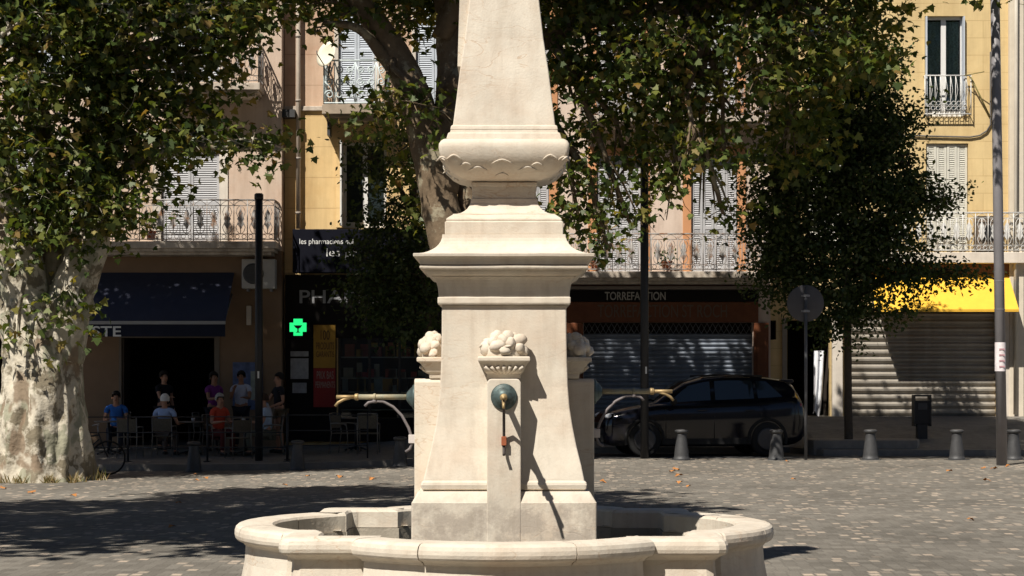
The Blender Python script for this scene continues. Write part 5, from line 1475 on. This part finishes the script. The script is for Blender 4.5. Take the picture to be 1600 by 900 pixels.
# ------------------------------------------------------------------ car
CARP = mat('car_paint_dark', (.007, .007, .011), .12, .05, 3, spec=.5)
CARB = mat('car_black_plastic', (.012, .012, .012), .7, .1)
GLASSCAR = mat_glass('car_glass', (.012, .018, .022), .03)
TYRE = mat('tyre_rubber', (.015, .015, .015), .85, .2)
ALLOY = mat('alloy_wheel', (.07, .07, .075), .4, .1, metal=.6)
car = thing('parked_car', 'dark compact hatchback parked before the closed coffee shop', 'car', (0, 0, 0))
ST = [  # x, half width, sill z, belt z, top z, glass half width at belt, at roof
    (-2.11, .52, .42, .66, .70, .30, .25), (-2.07, .66, .30, .76, .80, .45, .40), (-1.95, .78, .22, .84, .88, .60, .55), (-1.70, .86, .20, .90, .95, .68, .62), (-1.35, .885, .20, .955, 1.02, .73, .66),
    (-1.02, .89, .20, 1.0, 1.09, .76, .68), (-.72, .89, .20, 1.015, 1.29, .76, .62), (-.40, .89, .20, 1.025, 1.465, .765, .60), (0, .89, .20, 1.035, 1.575, .77, .585), (.45, .89, .20, 1.05, 1.605, .77, .58),
    (.95, .89, .20, 1.07, 1.595, .765, .575), (1.35, .888, .20, 1.095, 1.565, .755, .565), (1.72, .875, .21, 1.13, 1.51, .735, .55), (1.90, .855, .24, 1.15, 1.40, .72, .56), (2.02, .82, .30, 1.08, 1.17, .70, .58), (2.09, .76, .36, .92, .96, .62, .55), (2.11, .66, .45, .70, .72, .5, .45)]
def car_sec(x):
    for a, b in zip(ST, ST[1:]):
        if a[0] <= x <= b[0]:
            t = (x - a[0]) / (b[0] - a[0]); return [a[i] + (b[i] - a[i]) * t for i in range(7)]
    return list(ST[-1] if x > 0 else ST[0])
def car_ring(s):
    x, w, z0, b, t, gb, gt = s
    h = [(0, z0), (w * .80, z0), (w * .95, z0 + .05), (w * .985, z0 + .16), (w * .985, z0 + (b - z0) * .45), (w, z0 + (b - z0) * .62), (w * .985, z0 + (b - z0) * .82), (w * .93, b), (gb, b + .012), (gb + (gt - gb) * .5, b + (t - b) * .48), (gt, b + (t - b) * .84), (gt * .86, b + (t - b) * .95), (gt * .5, t - .006), (0, t)]
    return [(x, y, z) for y, z in h] + [(x, -y, z) for y, z in h[-2:0:-1]]
mb = MB(); xs_ = sorted(set([s[0] for s in ST] + [i * .12 for i in range(-17, 18)]))
mb.loft([car_ring(car_sec(x)) for x in xs_], True, True, True, True)
body = mb.build('body', CARP, car)
def side_glass(x0, x1, sg, n=8, lo=.10, hi=.80, x0t=None, x1t=None):
    mb = MB(); r0, r1 = [], []
    for i in range(n + 1):
        xa = x0 + (x1 - x0) * i / n; xb = (x0t if x0t is not None else x0) + ((x1t if x1t is not None else x1) - (x0t if x0t is not None else x0)) * i / n
        for x, f, rr_ in ((xa, lo, r0), (xb, hi, r1)):
            _, w, z0, b, t, gb, gt = car_sec(x)
            rr_.append((x, sg * (gb + (gt - gb) * f * 1.02 + .012), b + .012 + (t - b - .02) * f))
    mb.loft([r0, r1], False, False, False, False); return mb
for sg in (-1, 1):
    side_glass(-.80, .10, sg, x0t=-.36, x1t=.10).build('side_window', GLASSCAR, car, fix=False)
    side_glass(.20, 1.02, sg, x0t=.20, x1t=1.0).build('side_window', GLASSCAR, car, fix=False)
    side_glass(1.10, 1.62, sg, x0t=1.08, x1t=1.30).build('side_window', GLASSCAR, car, fix=False)
    mb = MB()
    for x0 in (-.86, .15, 1.06):
        pts = []
        for f in (.12, .3, .5, .7, .9):
            _, w, z0, b, t, gb, gt = car_sec(x0 + (.12 * (1 - f) if x0 > 1 else 0)); pts.append((x0 + (.10 * math.sin(f * 3) if x0 > 1 else 0), sg * w * (.99 if f < .8 else .965), z0 + (b - z0) * f))
        mb.tube(pts, .008, 4)
    mb.build('door_gap', CARB, car)
    for x0 in (-.10, .90):
        mb = MB(); mb.tube([(x0 - .10, sg * .895, .90), (x0 - .06, sg * .915, .905), (x0 + .06, sg * .915, .91), (x0 + .10, sg * .895, .91)], .014, 6); mb.build('door_handle', CARP, car)
    mb = MB(); mb.ball((-.72, sg * .98, 1.08), .1, .75, 1.05, .75, 12, 8); mb.tube([(-.70, sg * .84, 1.02), (-.72, sg * .94, 1.06)], .03, 6); mb.build('wing_mirror', CARB, car)
    mb = MB()
    M = Matrix.Rotation(R(28) * sg, 3, 'Z')
    mb.ball((-1.90, sg * .66, .79), .17, 1.15, .55, .42, 14, 8, M); mb.build('headlight', mat('headlight_lens', (.55, .57, .6), .15, .1, spec=.8), car)
    mb = MB(); mb.ball((1.98, sg * .70, .98), .15, .5, .75, .75, 12, 8); mb.build('tail_light', mat('tail_lens_red', (.20, .012, .012), .2, .1, spec=.7), car)
    for wx_ in (-1.30, 1.27):
        mb = MB(); n = 20; r0, r1 = [], []
        ring = lambda r, y: [(wx_ + r * math.cos(math.pi * k / n * 1.16 - .25), sg * y, .34 + r * math.sin(math.pi * k / n * 1.16 - .25)) for k in range(n + 1)]
        mb.loft([ring(.36, .70), ring(.36, .895), ring(.42, .905), ring(.42, .86)], False, False, False, True); mb.build('wheel_arch', CARB, car, fix=False)
        mb = MB(); mb.lathe([(.20, -.10), (.30, -.11), (.335, -.085), (.342, -.05), (.342, .05), (.335, .085), (.30, .11), (.20, .10)], 32, (wx_, sg * .80, .34), 'y')
        wh = mb.build('wheel', TYRE, car)
        mb = MB(); mb.lathe([(.225, -.02), (.225, .02), (.20, .03), (.19, .03)], 28, (wx_, sg * .90, .34), 'y')
        for k in range(5):
            a = 2 * math.pi * k / 5 + .3
            for da in (-.12, .12): mb.tube([(wx_ + .04 * math.cos(a), sg * .915, .34 + .04 * math.sin(a)), (wx_ + .21 * math.cos(a + da), sg * .905, .34 + .21 * math.sin(a + da))], .018, 5)
        mb.ball((wx_, sg * .91, .34), .05, 1, .4, 1); mb.build('rim', ALLOY, wh)
    mb = MB(); mb.box(-.92, .90, sg * .87 - .02, sg * .87 + .02, .24, .36); mb.build('sill_trim', CARB, car, bevel=.01)
mb = MB()                                           # windscreen patch
r = []
for i in range(7):
    x = -1.0 + .62 * i / 6; _, w, z0, b, t, gb, gt = car_sec(x)
    r.append([(x - .008, gt * f * .92, t + .012 - .05 * abs(f) ** 3) for f in (-1, -.6, -.2, .2, .6, 1)])
mb.loft(r, False, False, False, True); mb.build('windscreen', GLASSCAR, car, fix=False)
mb = MB(); mb.box(-2.135, -2.09, -.42, .42, .55, .66); mb.box(-2.13, -2.08, -.5, .5, .28, .42); mb.build('grille', CARB, car, bevel=.01)
mb = MB(); mb.box(-2.15, -2.136, -.26, .26, .44, .54); mb.build('number_plate', mat('plate_white', (.4, .4, .38), .5, .1), car)
mb = MB()
for sg in (-1, 1): mb.tube([(-.05, sg * .50, 1.572), (.5, sg * .49, 1.60), (1.25, sg * .48, 1.575)], .016, 6)
mb.build('roof_rail', CARB, car)
mb = MB(); mb.box(1.62, 1.92, -.5, .5, 1.44, 1.51); mb.build('spoiler', CARP, car, bevel=.012)
car.location = (X(1090, 42.45), 42.45, zg(X(1092, 42.4), 42.4) + .004)
car.rotation_euler = (0, 0, R(8)); car.scale = (1.05, 1.0, 1.10)


# ------------------------------------------------------------------ café furniture
STEEL = mat('brushed_chair_metal', (.20, .185, .165), .45, .15, 9, metal=.5)
WEAVE = mat('woven_chair', (.11, .095, .07), .8, .3, 30)
TOPM = mat('table_top', (.20, .17, .14), .5, .15, 6)
chair = thing('cafe_chair', 'x', 'chair', (0, 0, 0), 0, 'café chairs on the terrace')   # faces -y
mb = MB(); mb.box(-.21, .21, -.22, .20, .435, .46); mb.build('seat', WEAVE, chair, bevel=.012)
mb = MB(); mb.loft([[(x, .195 + .03 * (1 - (x / .21) ** 2) + dz_ * .10 + oy, .56 + dz_) for x in (-.21, -.14, -.07, 0, .07, .14, .21)] for oy, dz_ in ((0, 0), (0, .14), (0, .28), (.018, .28), (.018, .14), (.018, 0))], False); mb.build('backrest', WEAVE, chair)
for sx in (-1, 1):
    mb = MB(); mb.tube([(sx * .22, -.22, 0), (sx * .215, -.20, .45), (sx * .225, -.18, .62), (sx * .225, -.1, .665)], .012, 6); mb.build('leg', STEEL, chair)
    mb = MB(); mb.tube([(sx * .22, .27, 0), (sx * .215, .20, .45), (sx * .215, .25, .88)], .012, 6); mb.build('leg', STEEL, chair)
    mb = MB(); mb.tube([(sx * .225, -.18, .655), (sx * .23, .05, .67), (sx * .215, .225, .66)], .016, 6); mb.build('armrest', STEEL, chair)
mb = MB(); mb.tube([(-.215, .25, .88), (0, .28, .89), (.215, .25, .88)], .012, 6); mb.build('top_rail', STEEL, chair)
chairs = [  # px, d, rz, label
    (186, 43.75, 0, 'chair under the man in the bright blue shirt'), (204, 42.3, R(172), 'pale metal chair across the table from the man in bright blue'), (257, 42.55, R(176), 'chair with its back to the square under the white-haired man'),
    (338, 42.95, R(40), 'chair under the woman in the red top'), (424, 42.75, R(-80), 'chair behind the black pole under the guest in pale blue'), (322, 43.6, R(80), 'empty chair left of the woman in the red top'),
    (372, 42.0, R(-150), 'empty chair at the table nearest the black pole'), (538, 42.7, R(65), 'empty chair on the left of the pair before the pharmacy window'), (576, 42.3, R(178), 'empty chair with its back to the square before the pharmacy window')]
for i, (px, dd, rz, lb) in enumerate(chairs): place(chair, i > 0, S(px, dd), rz, lb)
table = thing('cafe_table', 'x', 'table', (0, 0, 0), 0, 'café tables on the terrace')
mb = MB(); mb.lathe([(.30, .715), (.32, .72), (.32, .735), (.31, .742)], 28); mb.build('table_top', TOPM, table)
mb = MB(); mb.tube([(0, 0, .02), (0, 0, .715)], .03, 10); mb.build('column', BLACKM, table)
mb = MB()
for k in range(4):
    a = math.pi / 2 * k + .5; mb.tube([(0, 0, .08), (.18 * math.cos(a), .18 * math.sin(a), .05), (.27 * math.cos(a), .27 * math.sin(a), .012)], .02, 6)
mb.build('table_foot', BLACKM, table)
for i, (px, dd, lb) in enumerate([(170, 43.0, 'café table in front of the man in the bright blue shirt'), (296, 42.9, 'café table between the white-haired man and the woman in red'), (384, 42.9, 'café table just left of the black pole'), (556, 43.3, 'café table beside the empty chairs at the pharmacy window')]):
    place(table, i > 0, S(px, dd), 0, lb)
for i, (px, dd, dx, c, lb) in enumerate([(296, 42.9, .08, (.5, .5, .5), 'small pale cup on the table beside the white-haired man'), (384, 42.9, -.05, (.55, .52, .48), 'small pale cup on the table near the black pole')]):
    x, y, z = S(px, dd); mb = MB(); mb.lathe([(.025, 0), (.04, .03), (.042, .075), (.036, .075), (.03, .012)], 14, (x + dx, y, z + .742)); tag(mb.build('cup', mat('cup_white', c, .4, .05), None, (x + dx, y, z + .742)), lb, 'cup')
# terrace railings
bar = thing('terrace_barrier', 'x', 'railing', (0, 0, 0), 0, 'low black railings round the café terrace')
mb = MB()
for zz in (.30, .62, .95): mb.tube([(-.85, 0, zz), (.85, 0, zz)], .012, 6)
mb.build('rails', BLACKM, bar)
for sx in (-.85, .85):
    mb = MB(); mb.tube([(sx, 0, 0), (sx, 0, 1.0)], .018, 8); mb.build('upright', BLACKM, bar)
    mb = MB(); mb.box(sx - .06, sx + .06, -.15, .15, 0, .012); mb.build('foot_plate', BLACKM, bar)
for i, (px, lb) in enumerate([(138, 'low black railing beside the trunk of the big plane tree'), (262, 'low black railing in front of the white-haired man'), (386, 'low black railing in front of the woman in red by the pole'), (512, 'low black railing in front of the pharmacy poster')]):
    place(bar, i > 0, S(px, 41.35), 0, lb)
# bicycle behind the big trunk
bk = thing('bicycle', 'dark bicycle parked half behind the big plane trunk', 'bicycle', (0, 0, 0))
for wx_ in (-.52, .52):
    mb = MB(); mb.tube([(wx_ + .33 * math.cos(2 * math.pi * k / 28), 0, .345 + .33 * math.sin(2 * math.pi * k / 28)) for k in range(29)], .019, 6); wh = mb.build('wheel', TYRE, bk)
    mb = MB()
    for k in range(14): mb.tube([(wx_, 0, .345), (wx_ + .32 * math.cos(2 * math.pi * k / 14), 0, .345 + .32 * math.sin(2 * math.pi * k / 14))], .0025, 3)
    mb.tube([(wx_, -.05, .345), (wx_, .05, .345)], .02, 8); mb.build('spokes', GALV, wh)
mb = MB()
for a, b in (((-.52, .345), (-.12, .30)), ((-.12, .30), (-.28, .80)), ((-.52, .345), (-.26, .74)), ((-.12, .30), (.34, .72)), ((-.26, .74), (.33, .80)), ((.32, .86), (.40, .62)), ((.40, .62), (.52, .345))): mb.tube([(a[0], 0, a[1]), (b[0], 0, b[1])], .017, 6)
mb.build('frame', BLACKM, bk)
mb = MB(); mb.ball((-.30, 0, .86), .12, 1.15, .6, .35); mb.tube([(-.28, 0, .78), (-.3, 0, .85)], .014, 6); mb.build('saddle', CARB, bk)
mb = MB(); mb.tube([(.22, -.26, 1.0), (.32, -.2, 1.02), (.31, 0, .98), (.32, .2, 1.02), (.22, .26, 1.0)], .014, 6); mb.tube([(.32, 0, .84), (.31, 0, .98)], .014, 6); mb.build('handlebar', GALV, bk)
bx_ = G(128, 39.0); bk.location = (bx_[0], bx_[1], bx_[2]); bk.rotation_euler = (0, 0, R(8))


# ------------------------------------------------------------------ people
def skinned(name, verts, edges, radii, m, parent, root=0, sub=1):
    me = bpy.data.meshes.new(name); me.from_pydata(verts, edges, [])
    o = bpy.data.objects.new(name, me); COL.objects.link(o)
    sk = o.modifiers.new('skin', 'SKIN'); sk.use_smooth_shade = True
    ss = o.modifiers.new('sub', 'SUBSURF'); ss.levels = sub; ss.render_levels = sub
    if not me.skin_vertices:
        bpy.context.view_layer.objects.active = o
    for i, r in enumerate(radii):
        r = r if hasattr(r, '__len__') else (r, r)
        me.skin_vertices[0].data[i].radius = r
        me.skin_vertices[0].data[i].use_root = (i == root)
    bpy.context.view_layer.update()
    me2 = bpy.data.meshes.new_from_object(o.evaluated_get(bpy.context.evaluated_depsgraph_get()))
    bpy.data.objects.remove(o)
    me2.materials.clear(); me2.materials.append(m)
    for p in me2.polygons: p.use_smooth = True
    o2 = bpy.data.objects.new(name, me2); COL.objects.link(o2); o2.parent = parent
    return o2


def person(label, loc, rz, sit, arms, skin, hairc, shirt, legs, shoes=(.03, .025, .02), shorts=False, female=False, long_hair=False, scale=1.0, lean=0.0, turn=0.0, knees=.12, group=None):
    p = thing('person', label, 'person', loc, rz)
    p.scale = (scale,) * 3
    zo = -.43 if sit else 0.0
    sw = .165 if female else .19
    V, E, Rr, ix = [], [], [], {}
    def v(nm, co, r, par=None):
        ix[nm] = len(V); V.append(Vector(co)); Rr.append(r)
        if par: E.append((ix[par], ix[nm]))
    L = lambda z: -lean * (z - .95)                 # forward lean of the trunk
    v('pelvis', (0, 0, .95 + zo), (.15, .11))
    v('spine', (0, L(1.13), 1.13 + zo), (.125 if female else .135, .10), 'pelvis'); v('chest', (0, L(1.33), 1.33 + zo), (.155, .11), 'spine'); v('neckb', (0, L(1.44), 1.44 + zo), (.075, .065), 'chest')
    v('neck', (0, L(1.50) - .005, 1.50 + zo), .052, 'neckb'); v('jaw', (0, L(1.57) - .02, 1.565 + zo), (.066, .078), 'neck'); v('head', (0, L(1.65) - .012, 1.65 + zo), (.08, .098), 'jaw'); v('crown', (0, L(1.72), 1.725 + zo), (.066, .08), 'head')
    for s, sd_ in ((1, 'l'), (-1, 'r')):
        sh = Vector((s * sw, L(1.41), 1.41 + zo)); v('sh' + sd_, sh, .056, 'neckb')
        e = sh + Vector((s * arms[sd_][0][0], arms[sd_][0][1], arms[sd_][0][2])); w = sh + Vector((s * arms[sd_][1][0], arms[sd_][1][1], arms[sd_][1][2]))
        v('ua' + sd_, sh.lerp(e, .5), .047, 'sh' + sd_); v('el' + sd_, e, .039, 'ua' + sd_); v('fa' + sd_, e.lerp(w, .35), .038, 'el' + sd_); v('wr' + sd_, w, .025, 'fa' + sd_)
        dv = (w - e).normalized(); side = dv.cross(Vector((0, 0, 1)));
        if side.length < .2: side = Vector((1, 0, 0))
        side.normalize()
        pm = w + dv * .07; v('pa' + sd_, pm, (.036, .018), 'wr' + sd_)
        for f, (off, ln) in enumerate(((-.030, .068), (-.010, .078), (.010, .074), (.029, .058))):
            k = pm + side * off + dv * .02; t1_ = k + dv * ln * .5 + Vector((0, 0, -.006)); t2_ = t1_ + dv * ln * .42 + Vector((0, 0, -.018))
            v('f%d' % f + sd_, k, .0095, 'pa' + sd_); v('g%d' % f + sd_, t1_, .009, 'f%d' % f + sd_); v('h%d' % f + sd_, t2_, .007, 'g%d' % f + sd_)
        th = w + dv * .03 + side * .032 * -s; v('t0' + sd_, th, .012, 'wr' + sd_); v('t1' + sd_, th + dv * .045 + side * .022 * -s, .009, 't0' + sd_)
    for s, sd_ in ((1, 'l'), (-1, 'r')):
        v('hip' + sd_, (s * .095, 0, .90 + zo), .092, 'pelvis')
        if sit:
            v('th' + sd_, (s * (.1 + knees * .2), -.22, .49), .082, 'hip' + sd_); v('kn' + sd_, (s * knees, -.43, .49), .06, 'th' + sd_); v('ca' + sd_, (s * knees, -.42, .32), .058, 'kn' + sd_); v('an' + sd_, (s * knees, -.39, .09), .038, 'ca' + sd_); v('to' + sd_, (s * knees * 1.1, -.55, .035), .034, 'an' + sd_)
        else:
            v('th' + sd_, (s * .105, 0, .72), .083, 'hip' + sd_); v('kn' + sd_, (s * .11, -.02, .49), .058, 'th' + sd_); v('ca' + sd_, (s * .112, .01, .34), .057, 'kn' + sd_); v('an' + sd_, (s * .115, .03, .09), .038, 'ca' + sd_); v('to' + sd_, (s * .13, -.13, .035), .034, 'an' + sd_)
    # nose and ears grow from the head
    hd = V[ix['head']]; v('nose0', hd + Vector((0, -.085, -.02)), .016, 'head'); v('nose', hd + Vector((0, -.118, -.035)), .011, 'nose0')
    skinm = mat('skin_%d' % int(skin[0] * 100), skin, .6, .08, 8)
    if turn:
        c_ = V[ix['neck']]; Mz = Matrix.Rotation(turn, 3, 'Z')
        for k in ('jaw', 'head', 'crown', 'nose0', 'nose'): V[ix[k]] = c_ + Mz @ (V[ix[k]] - c_)
    b = skinned('body', [tuple(q) for q in V], E, Rr, skinm, p, 0, 1)
    def garment(nm, keys, grow, m, extra=None):
        ids = {k: i for i, k in enumerate(keys)}
        vv = [tuple(V[ix[k]]) for k in keys]; rr_ = [((Rr[ix[k]] if hasattr(Rr[ix[k]], '__len__') else (Rr[ix[k]],) * 2)) for k in keys]
        rr_ = [(a * 1.08 + grow, c * 1.08 + grow) for a, c in rr_]
        inv = {i: k for k, i in ix.items()}
        ee = [(ids[inv[a]], ids[inv[c]]) for a, c in E if inv[a] in ids and inv[c] in ids]
        return skinned(nm, vv, ee, rr_, m, p, 0, 1)
    sm_ = mat('shirt_%d_%d_%d' % tuple(int(c * 100) for c in shirt), shirt, .9, .1, 12)
    lm = mat('cloth_%d_%d_%d' % tuple(int(c * 100) for c in legs), legs, .9, .1, 12)
    garment('shirt', ['pelvis', 'spine', 'chest', 'neckb', 'shl', 'ual', 'shr', 'uar'], .012, sm_)
    garment('shorts' if shorts else 'trousers', ['pelvis', 'hipl', 'thl', 'hipr', 'thr'] + ([] if shorts else ['knl', 'cal', 'anl', 'knr', 'car', 'anr']), .010, lm)
    hm = mat('hair_%d' % int(hairc[0] * 100), hairc, .9, .25, 40)
    mb = MB(); c = V[ix['crown']]; h = V[ix['head']]; mid = h.lerp(c, .45)
    Mz = Matrix.Rotation(turn, 3, 'Z')
    def hp_(x, y, z): return mid + Mz @ Vector((x, y, z))
    rings = []
    for i in range(8):
        a = math.pi / 2 * i / 7
        ring = []
        for k in range(18):
            t = 2 * math.pi * k / 18
            y = math.cos(t) * .118 * math.cos(a); x = math.sin(t) * .102 * math.cos(a); z = .115 * math.sin(a)
            if i == 0: z = -.055 if math.cos(t) > -.25 else .035     # lower at the back and sides, fringe in front
            if long_hair and i == 0 and math.cos(t) > -.1: z = -.17
            ring.append(hp_(x * 1.0, y + .018, z + .01))
        rings.append(ring)
    mb.loft(rings, True, False, True, True); mb.build('hair', hm, None, fix=False).parent = p
    for s in (-1, 1):
        mb = MB(); q = h + Mz @ Vector((s * .032, -.094, .008)); mb.ball(q, .0085, 1.3, .6, .8, 8, 6); mb.build('eye', mat('eye_dark', (.03, .02, .015), .3, .05), None).parent = p
        mb = MB(); q = h + Mz @ Vector((s * .088, .005, -.01)); mb.ball(q, .026, .45, .8, 1.2, 8, 6); mb.build('ear', skinm, None).parent = p
    mb = MB(); q = h + Mz @ Vector((0, -.094, -.068)); mb.ball(q, .02, 1.2, .5, .35, 10, 6); mb.build('mouth', mat('lip', (.22, .08, .06), .6, .05), None).parent = p
    for s_, sd_ in ((1, 'l'), (-1, 'r')):
        a, t = V[ix['an' + sd_]], V[ix['to' + sd_]]
        mb = MB(); mb.tube([a + Vector((0, .06, -.045)), a + Vector((0, 0, -.04)), a.lerp(t, .6) + Vector((0, 0, -.012)), t + Vector((0, -.04, .0))], [.036, .046, .044, .028], 10); mb.build('shoe', mat('shoe_%d' % int(shoes[0] * 100), shoes, .6, .1), None).parent = p
    return p

DOWN = ((.05, .03, -.28), (.06, -.05, -.52)); TABLE = ((.07, -.08, -.27), (-.04, -.30, -.24)); CHIN = ((.02, -.12, -.26), (-.08, -.24, -.05)); LAP = ((.06, .0, -.28), (-.02, -.22, -.36)); FORW = ((.04, -.16, -.24), (-.02, -.40, -.22)); ARMREST = ((.10, -.02, -.27), (.10, -.26, -.26))
SK1, SK2 = (.42, .22, .14), (.30, .15, .09)
def at(px, dd): x, y, z = S(px, dd); return (x, y, z)
person('seated man in a bright blue shirt facing the square at the café', at(182, 43.7), R(6), True, {'l': TABLE, 'r': TABLE}, SK1, (.02, .015, .012), (.03, .13, .42), (.03, .035, .05), lean=.12)
person('man in dark clothes standing in the café doorway', at(256, 44.3), R(48), False, {'l': DOWN, 'r': FORW}, SK1, (.02, .014, .01), (.012, .012, .016), (.016, .016, .02))
person('white-haired man in a pale blue shirt seated with his back to the square', at(257, 42.62), R(172), True, {'l': LAP, 'r': ARMREST}, SK1, (.62, .60, .55), (.34, .44, .66), (.10, .08, .07), turn=R(40))
person('woman in a purple top standing by the café doorway behind the woman in red', at(334, 43.9), R(35), False, {'l': DOWN, 'r': FORW}, SK2, (.02, .015, .015), (.15, .025, .15), (.02, .02, .03), female=True, long_hair=True)
person('grey-haired woman in an orange-red top seated at a café table', at(341, 42.9), R(38), True, {'l': TABLE, 'r': TABLE}, SK1, (.34, .32, .29), (.55, .07, .035), (.10, .02, .02), female=True, lean=.1)
person('man in a white shirt standing with a hand to his chin before the poster', at(377, 44.25), R(-6), False, {'l': FORW, 'r': CHIN}, SK2, (.018, .014, .012), (.46, .47, .56), (.02, .022, .035))
person('guest in pale blue seated mostly behind the black pole', at(419, 42.7), R(-78), True, {'l': TABLE, 'r': TABLE}, SK1, (.05, .03, .02), (.38, .47, .58), (.12, .12, .09), lean=.15)
person('man in a black shirt and khaki shorts standing right of the black pole', at(436, 43.3), R(-62), False, {'l': LAP, 'r': FORW}, SK1, (.018, .014, .012), (.013, .013, .014), (.16, .12, .075), shorts=True)
# white bag held beside the man in black
mb = MB(); x, y, z = S(416, 43.0)
mb.loft([[(x + r * math.cos(t * math.pi / 6), y + r * .6 * math.sin(t * math.pi / 6), z + h + .02 * math.sin(t)) for t in range(12)] for r, h in ((.08, .68), (.13, .72), (.14, .85), (.11, 1.0), (.06, 1.08), (.04, 1.14))], True, True, True, True)
tag(mb.build('carrier_bag', mat('bag_white', (.45, .45, .47), .7, .15, 12), None, (x, y, z + .7)), 'crumpled white carrier bag hanging between the black pole and the man in black', 'bag')

# ------------------------------------------------------------------ balcony things and dry leaves
def planter(px, py, dd, label, plant=True, m=None):
    x, z = X(px, dd), Z(py, dd)
    o = thing('flower_pot', label, 'flower pot', (x, dd, z))
    mb = MB(); mb.lathe([(.085, 0), (.12, .17), (.132, .18), (.132, .205), (.115, .205), (.105, .17)], 18, (x, dd, z)); mb.build('pot', m or mat('terracotta', (.30, .10, .05), .85, .15), o)
    if plant:
        g = np.random.default_rng(int(px)); n = 90
        C = np.array([x, dd, z + .22]) + g.normal(size=(n, 3)) * np.array([.10, .08, .10]) + np.array([0, 0, .08])
        leaves_mesh('foliage', C, g.normal(size=(n, 3)) + np.array([0, 0, .6]), g.normal(size=(n, 3)) + np.array([0, -.4, .6]), np.full(n, .09), OVAL, LEAF_DK, o)
planter(236, 375, 44.65, 'terracotta pot on the long pink balcony above the navy awning')
planter(930, 422, 45.7, 'leafy pot on the roastery balcony close to the obelisk')
planter(1041, 422, 45.7, 'leafy pot on the roastery balcony right of the black pole')
fl = None
for i in range(46):
    r = random.Random(100 + i)
    x, y = r.uniform(-9, 11.5), r.uniform(20, 40.3) if i > 14 else r.uniform(34, 40)
    if fl is None:
        mb = MB(); sc_ = .13
        mb.add([(p[0] * sc_, p[1] * sc_, .012 + .03 * abs(p[0]) + .02 * math.sin(p[1] * 5)) for p in MAPLE], [tuple(range(len(MAPLE)))])
        fl = mb.build('fallen_leaf', mat('dry_leaf', (.40, .17, .05), .9, .3, 9), None, fix=False); o = fl
        tag(fl, 'dry orange plane leaf lying on the grey paving', 'leaf', 'dry leaves scattered on the paving')
    else:
        o = fl.copy(); COL.objects.link(o)
    o.location = (x, y, zg(x, y) + .004); o.rotation_euler = (r.uniform(-.2, .2), r.uniform(-.2, .2), r.uniform(0, 6.28)); o.scale = (r.uniform(.6, 1.15),) * 3

# ------------------------------------------------------------------ outside this view: right-hand tree, and houses added to cut sky light
tx, TD = 15.2, 37.0
t5 = thing('plane_tree', 'plane tree right of the view whose leaf tips hang in at the top right corner', 'tree', (tx, TD, 0))
wood = MB(); buttress(wood, tx, TD, 0, .5, 2.4, 3.0, 36)
limb(wood, [(tx, TD, 2.0), (tx - .1, TD, 4.5), (tx - .6, TD, 7), (tx - 1.4, TD, 10), (tx - 2, TD, 12.5)], [.46, .4, .32, .2, .06], 14, .06, 2)
limb(wood, [(tx, TD, 4), (tx + 1, TD, 6.5), (tx + 2.2, TD + .3, 9.5)], [.34, .26, .08], 12, .06, 5)
g0 = random.Random(8)
bl = [(tx + g0.uniform(-3.6, 3.2), TD + g0.uniform(-2.6, 2.2), g0.uniform(10.6, 13), 1.5, 1.4, 1.0, 46) for _ in range(18)] + [B(1575, -22, 37.4, .6, .6, .22, 6)]
crown('crown', bl, MAPLE, LEAF_PL, t5, wood, seed=17, hub=[(tx - 1.4, TD, 10), (tx + 2, TD, 9.4)])
wood.build('trunk', BARK, t5, fix=False)
for i, (x0, x1, h, m, lb) in enumerate([(-34, -15, 15, PINK, 'pink'), (-14.6, 4, 17, CREAM, 'cream'), (4.4, 22, 16, YELLOW2, 'ochre'), (22.4, 40, 15, GREYWALL, 'grey')]):
    y = -7.0  # unseen houses added behind the camera to block sky and deepen shade
    root = thing('sky_block_house', 'tall %s house added unseen behind the viewer to block sky light' % lb, 'house', ((x0 + x1) / 2, y, 0))
    mb = MB(); mb.box(x0, x1, y - 9, y, -.2, h); mb.build('wall', m, root)
    mb = MB(); mb.box(x0 - .1, x1 + .1, y - 9, y + .5, h + .001, h + .3); mb.build('roof', mat('roof_tile', (.30, .13, .07), .9, .3, 6), root)
    for k in range(int((x1 - x0) / 3)):
        for f in range(4):
            a = x0 + 1 + k * 3.0; c = 1 + f * 3.8
            mb = MB(); mb.box(a, a + 1.1, y - .01, y + .06, c, c + 2.3); mb.build('window', SHUT_GREY, root)
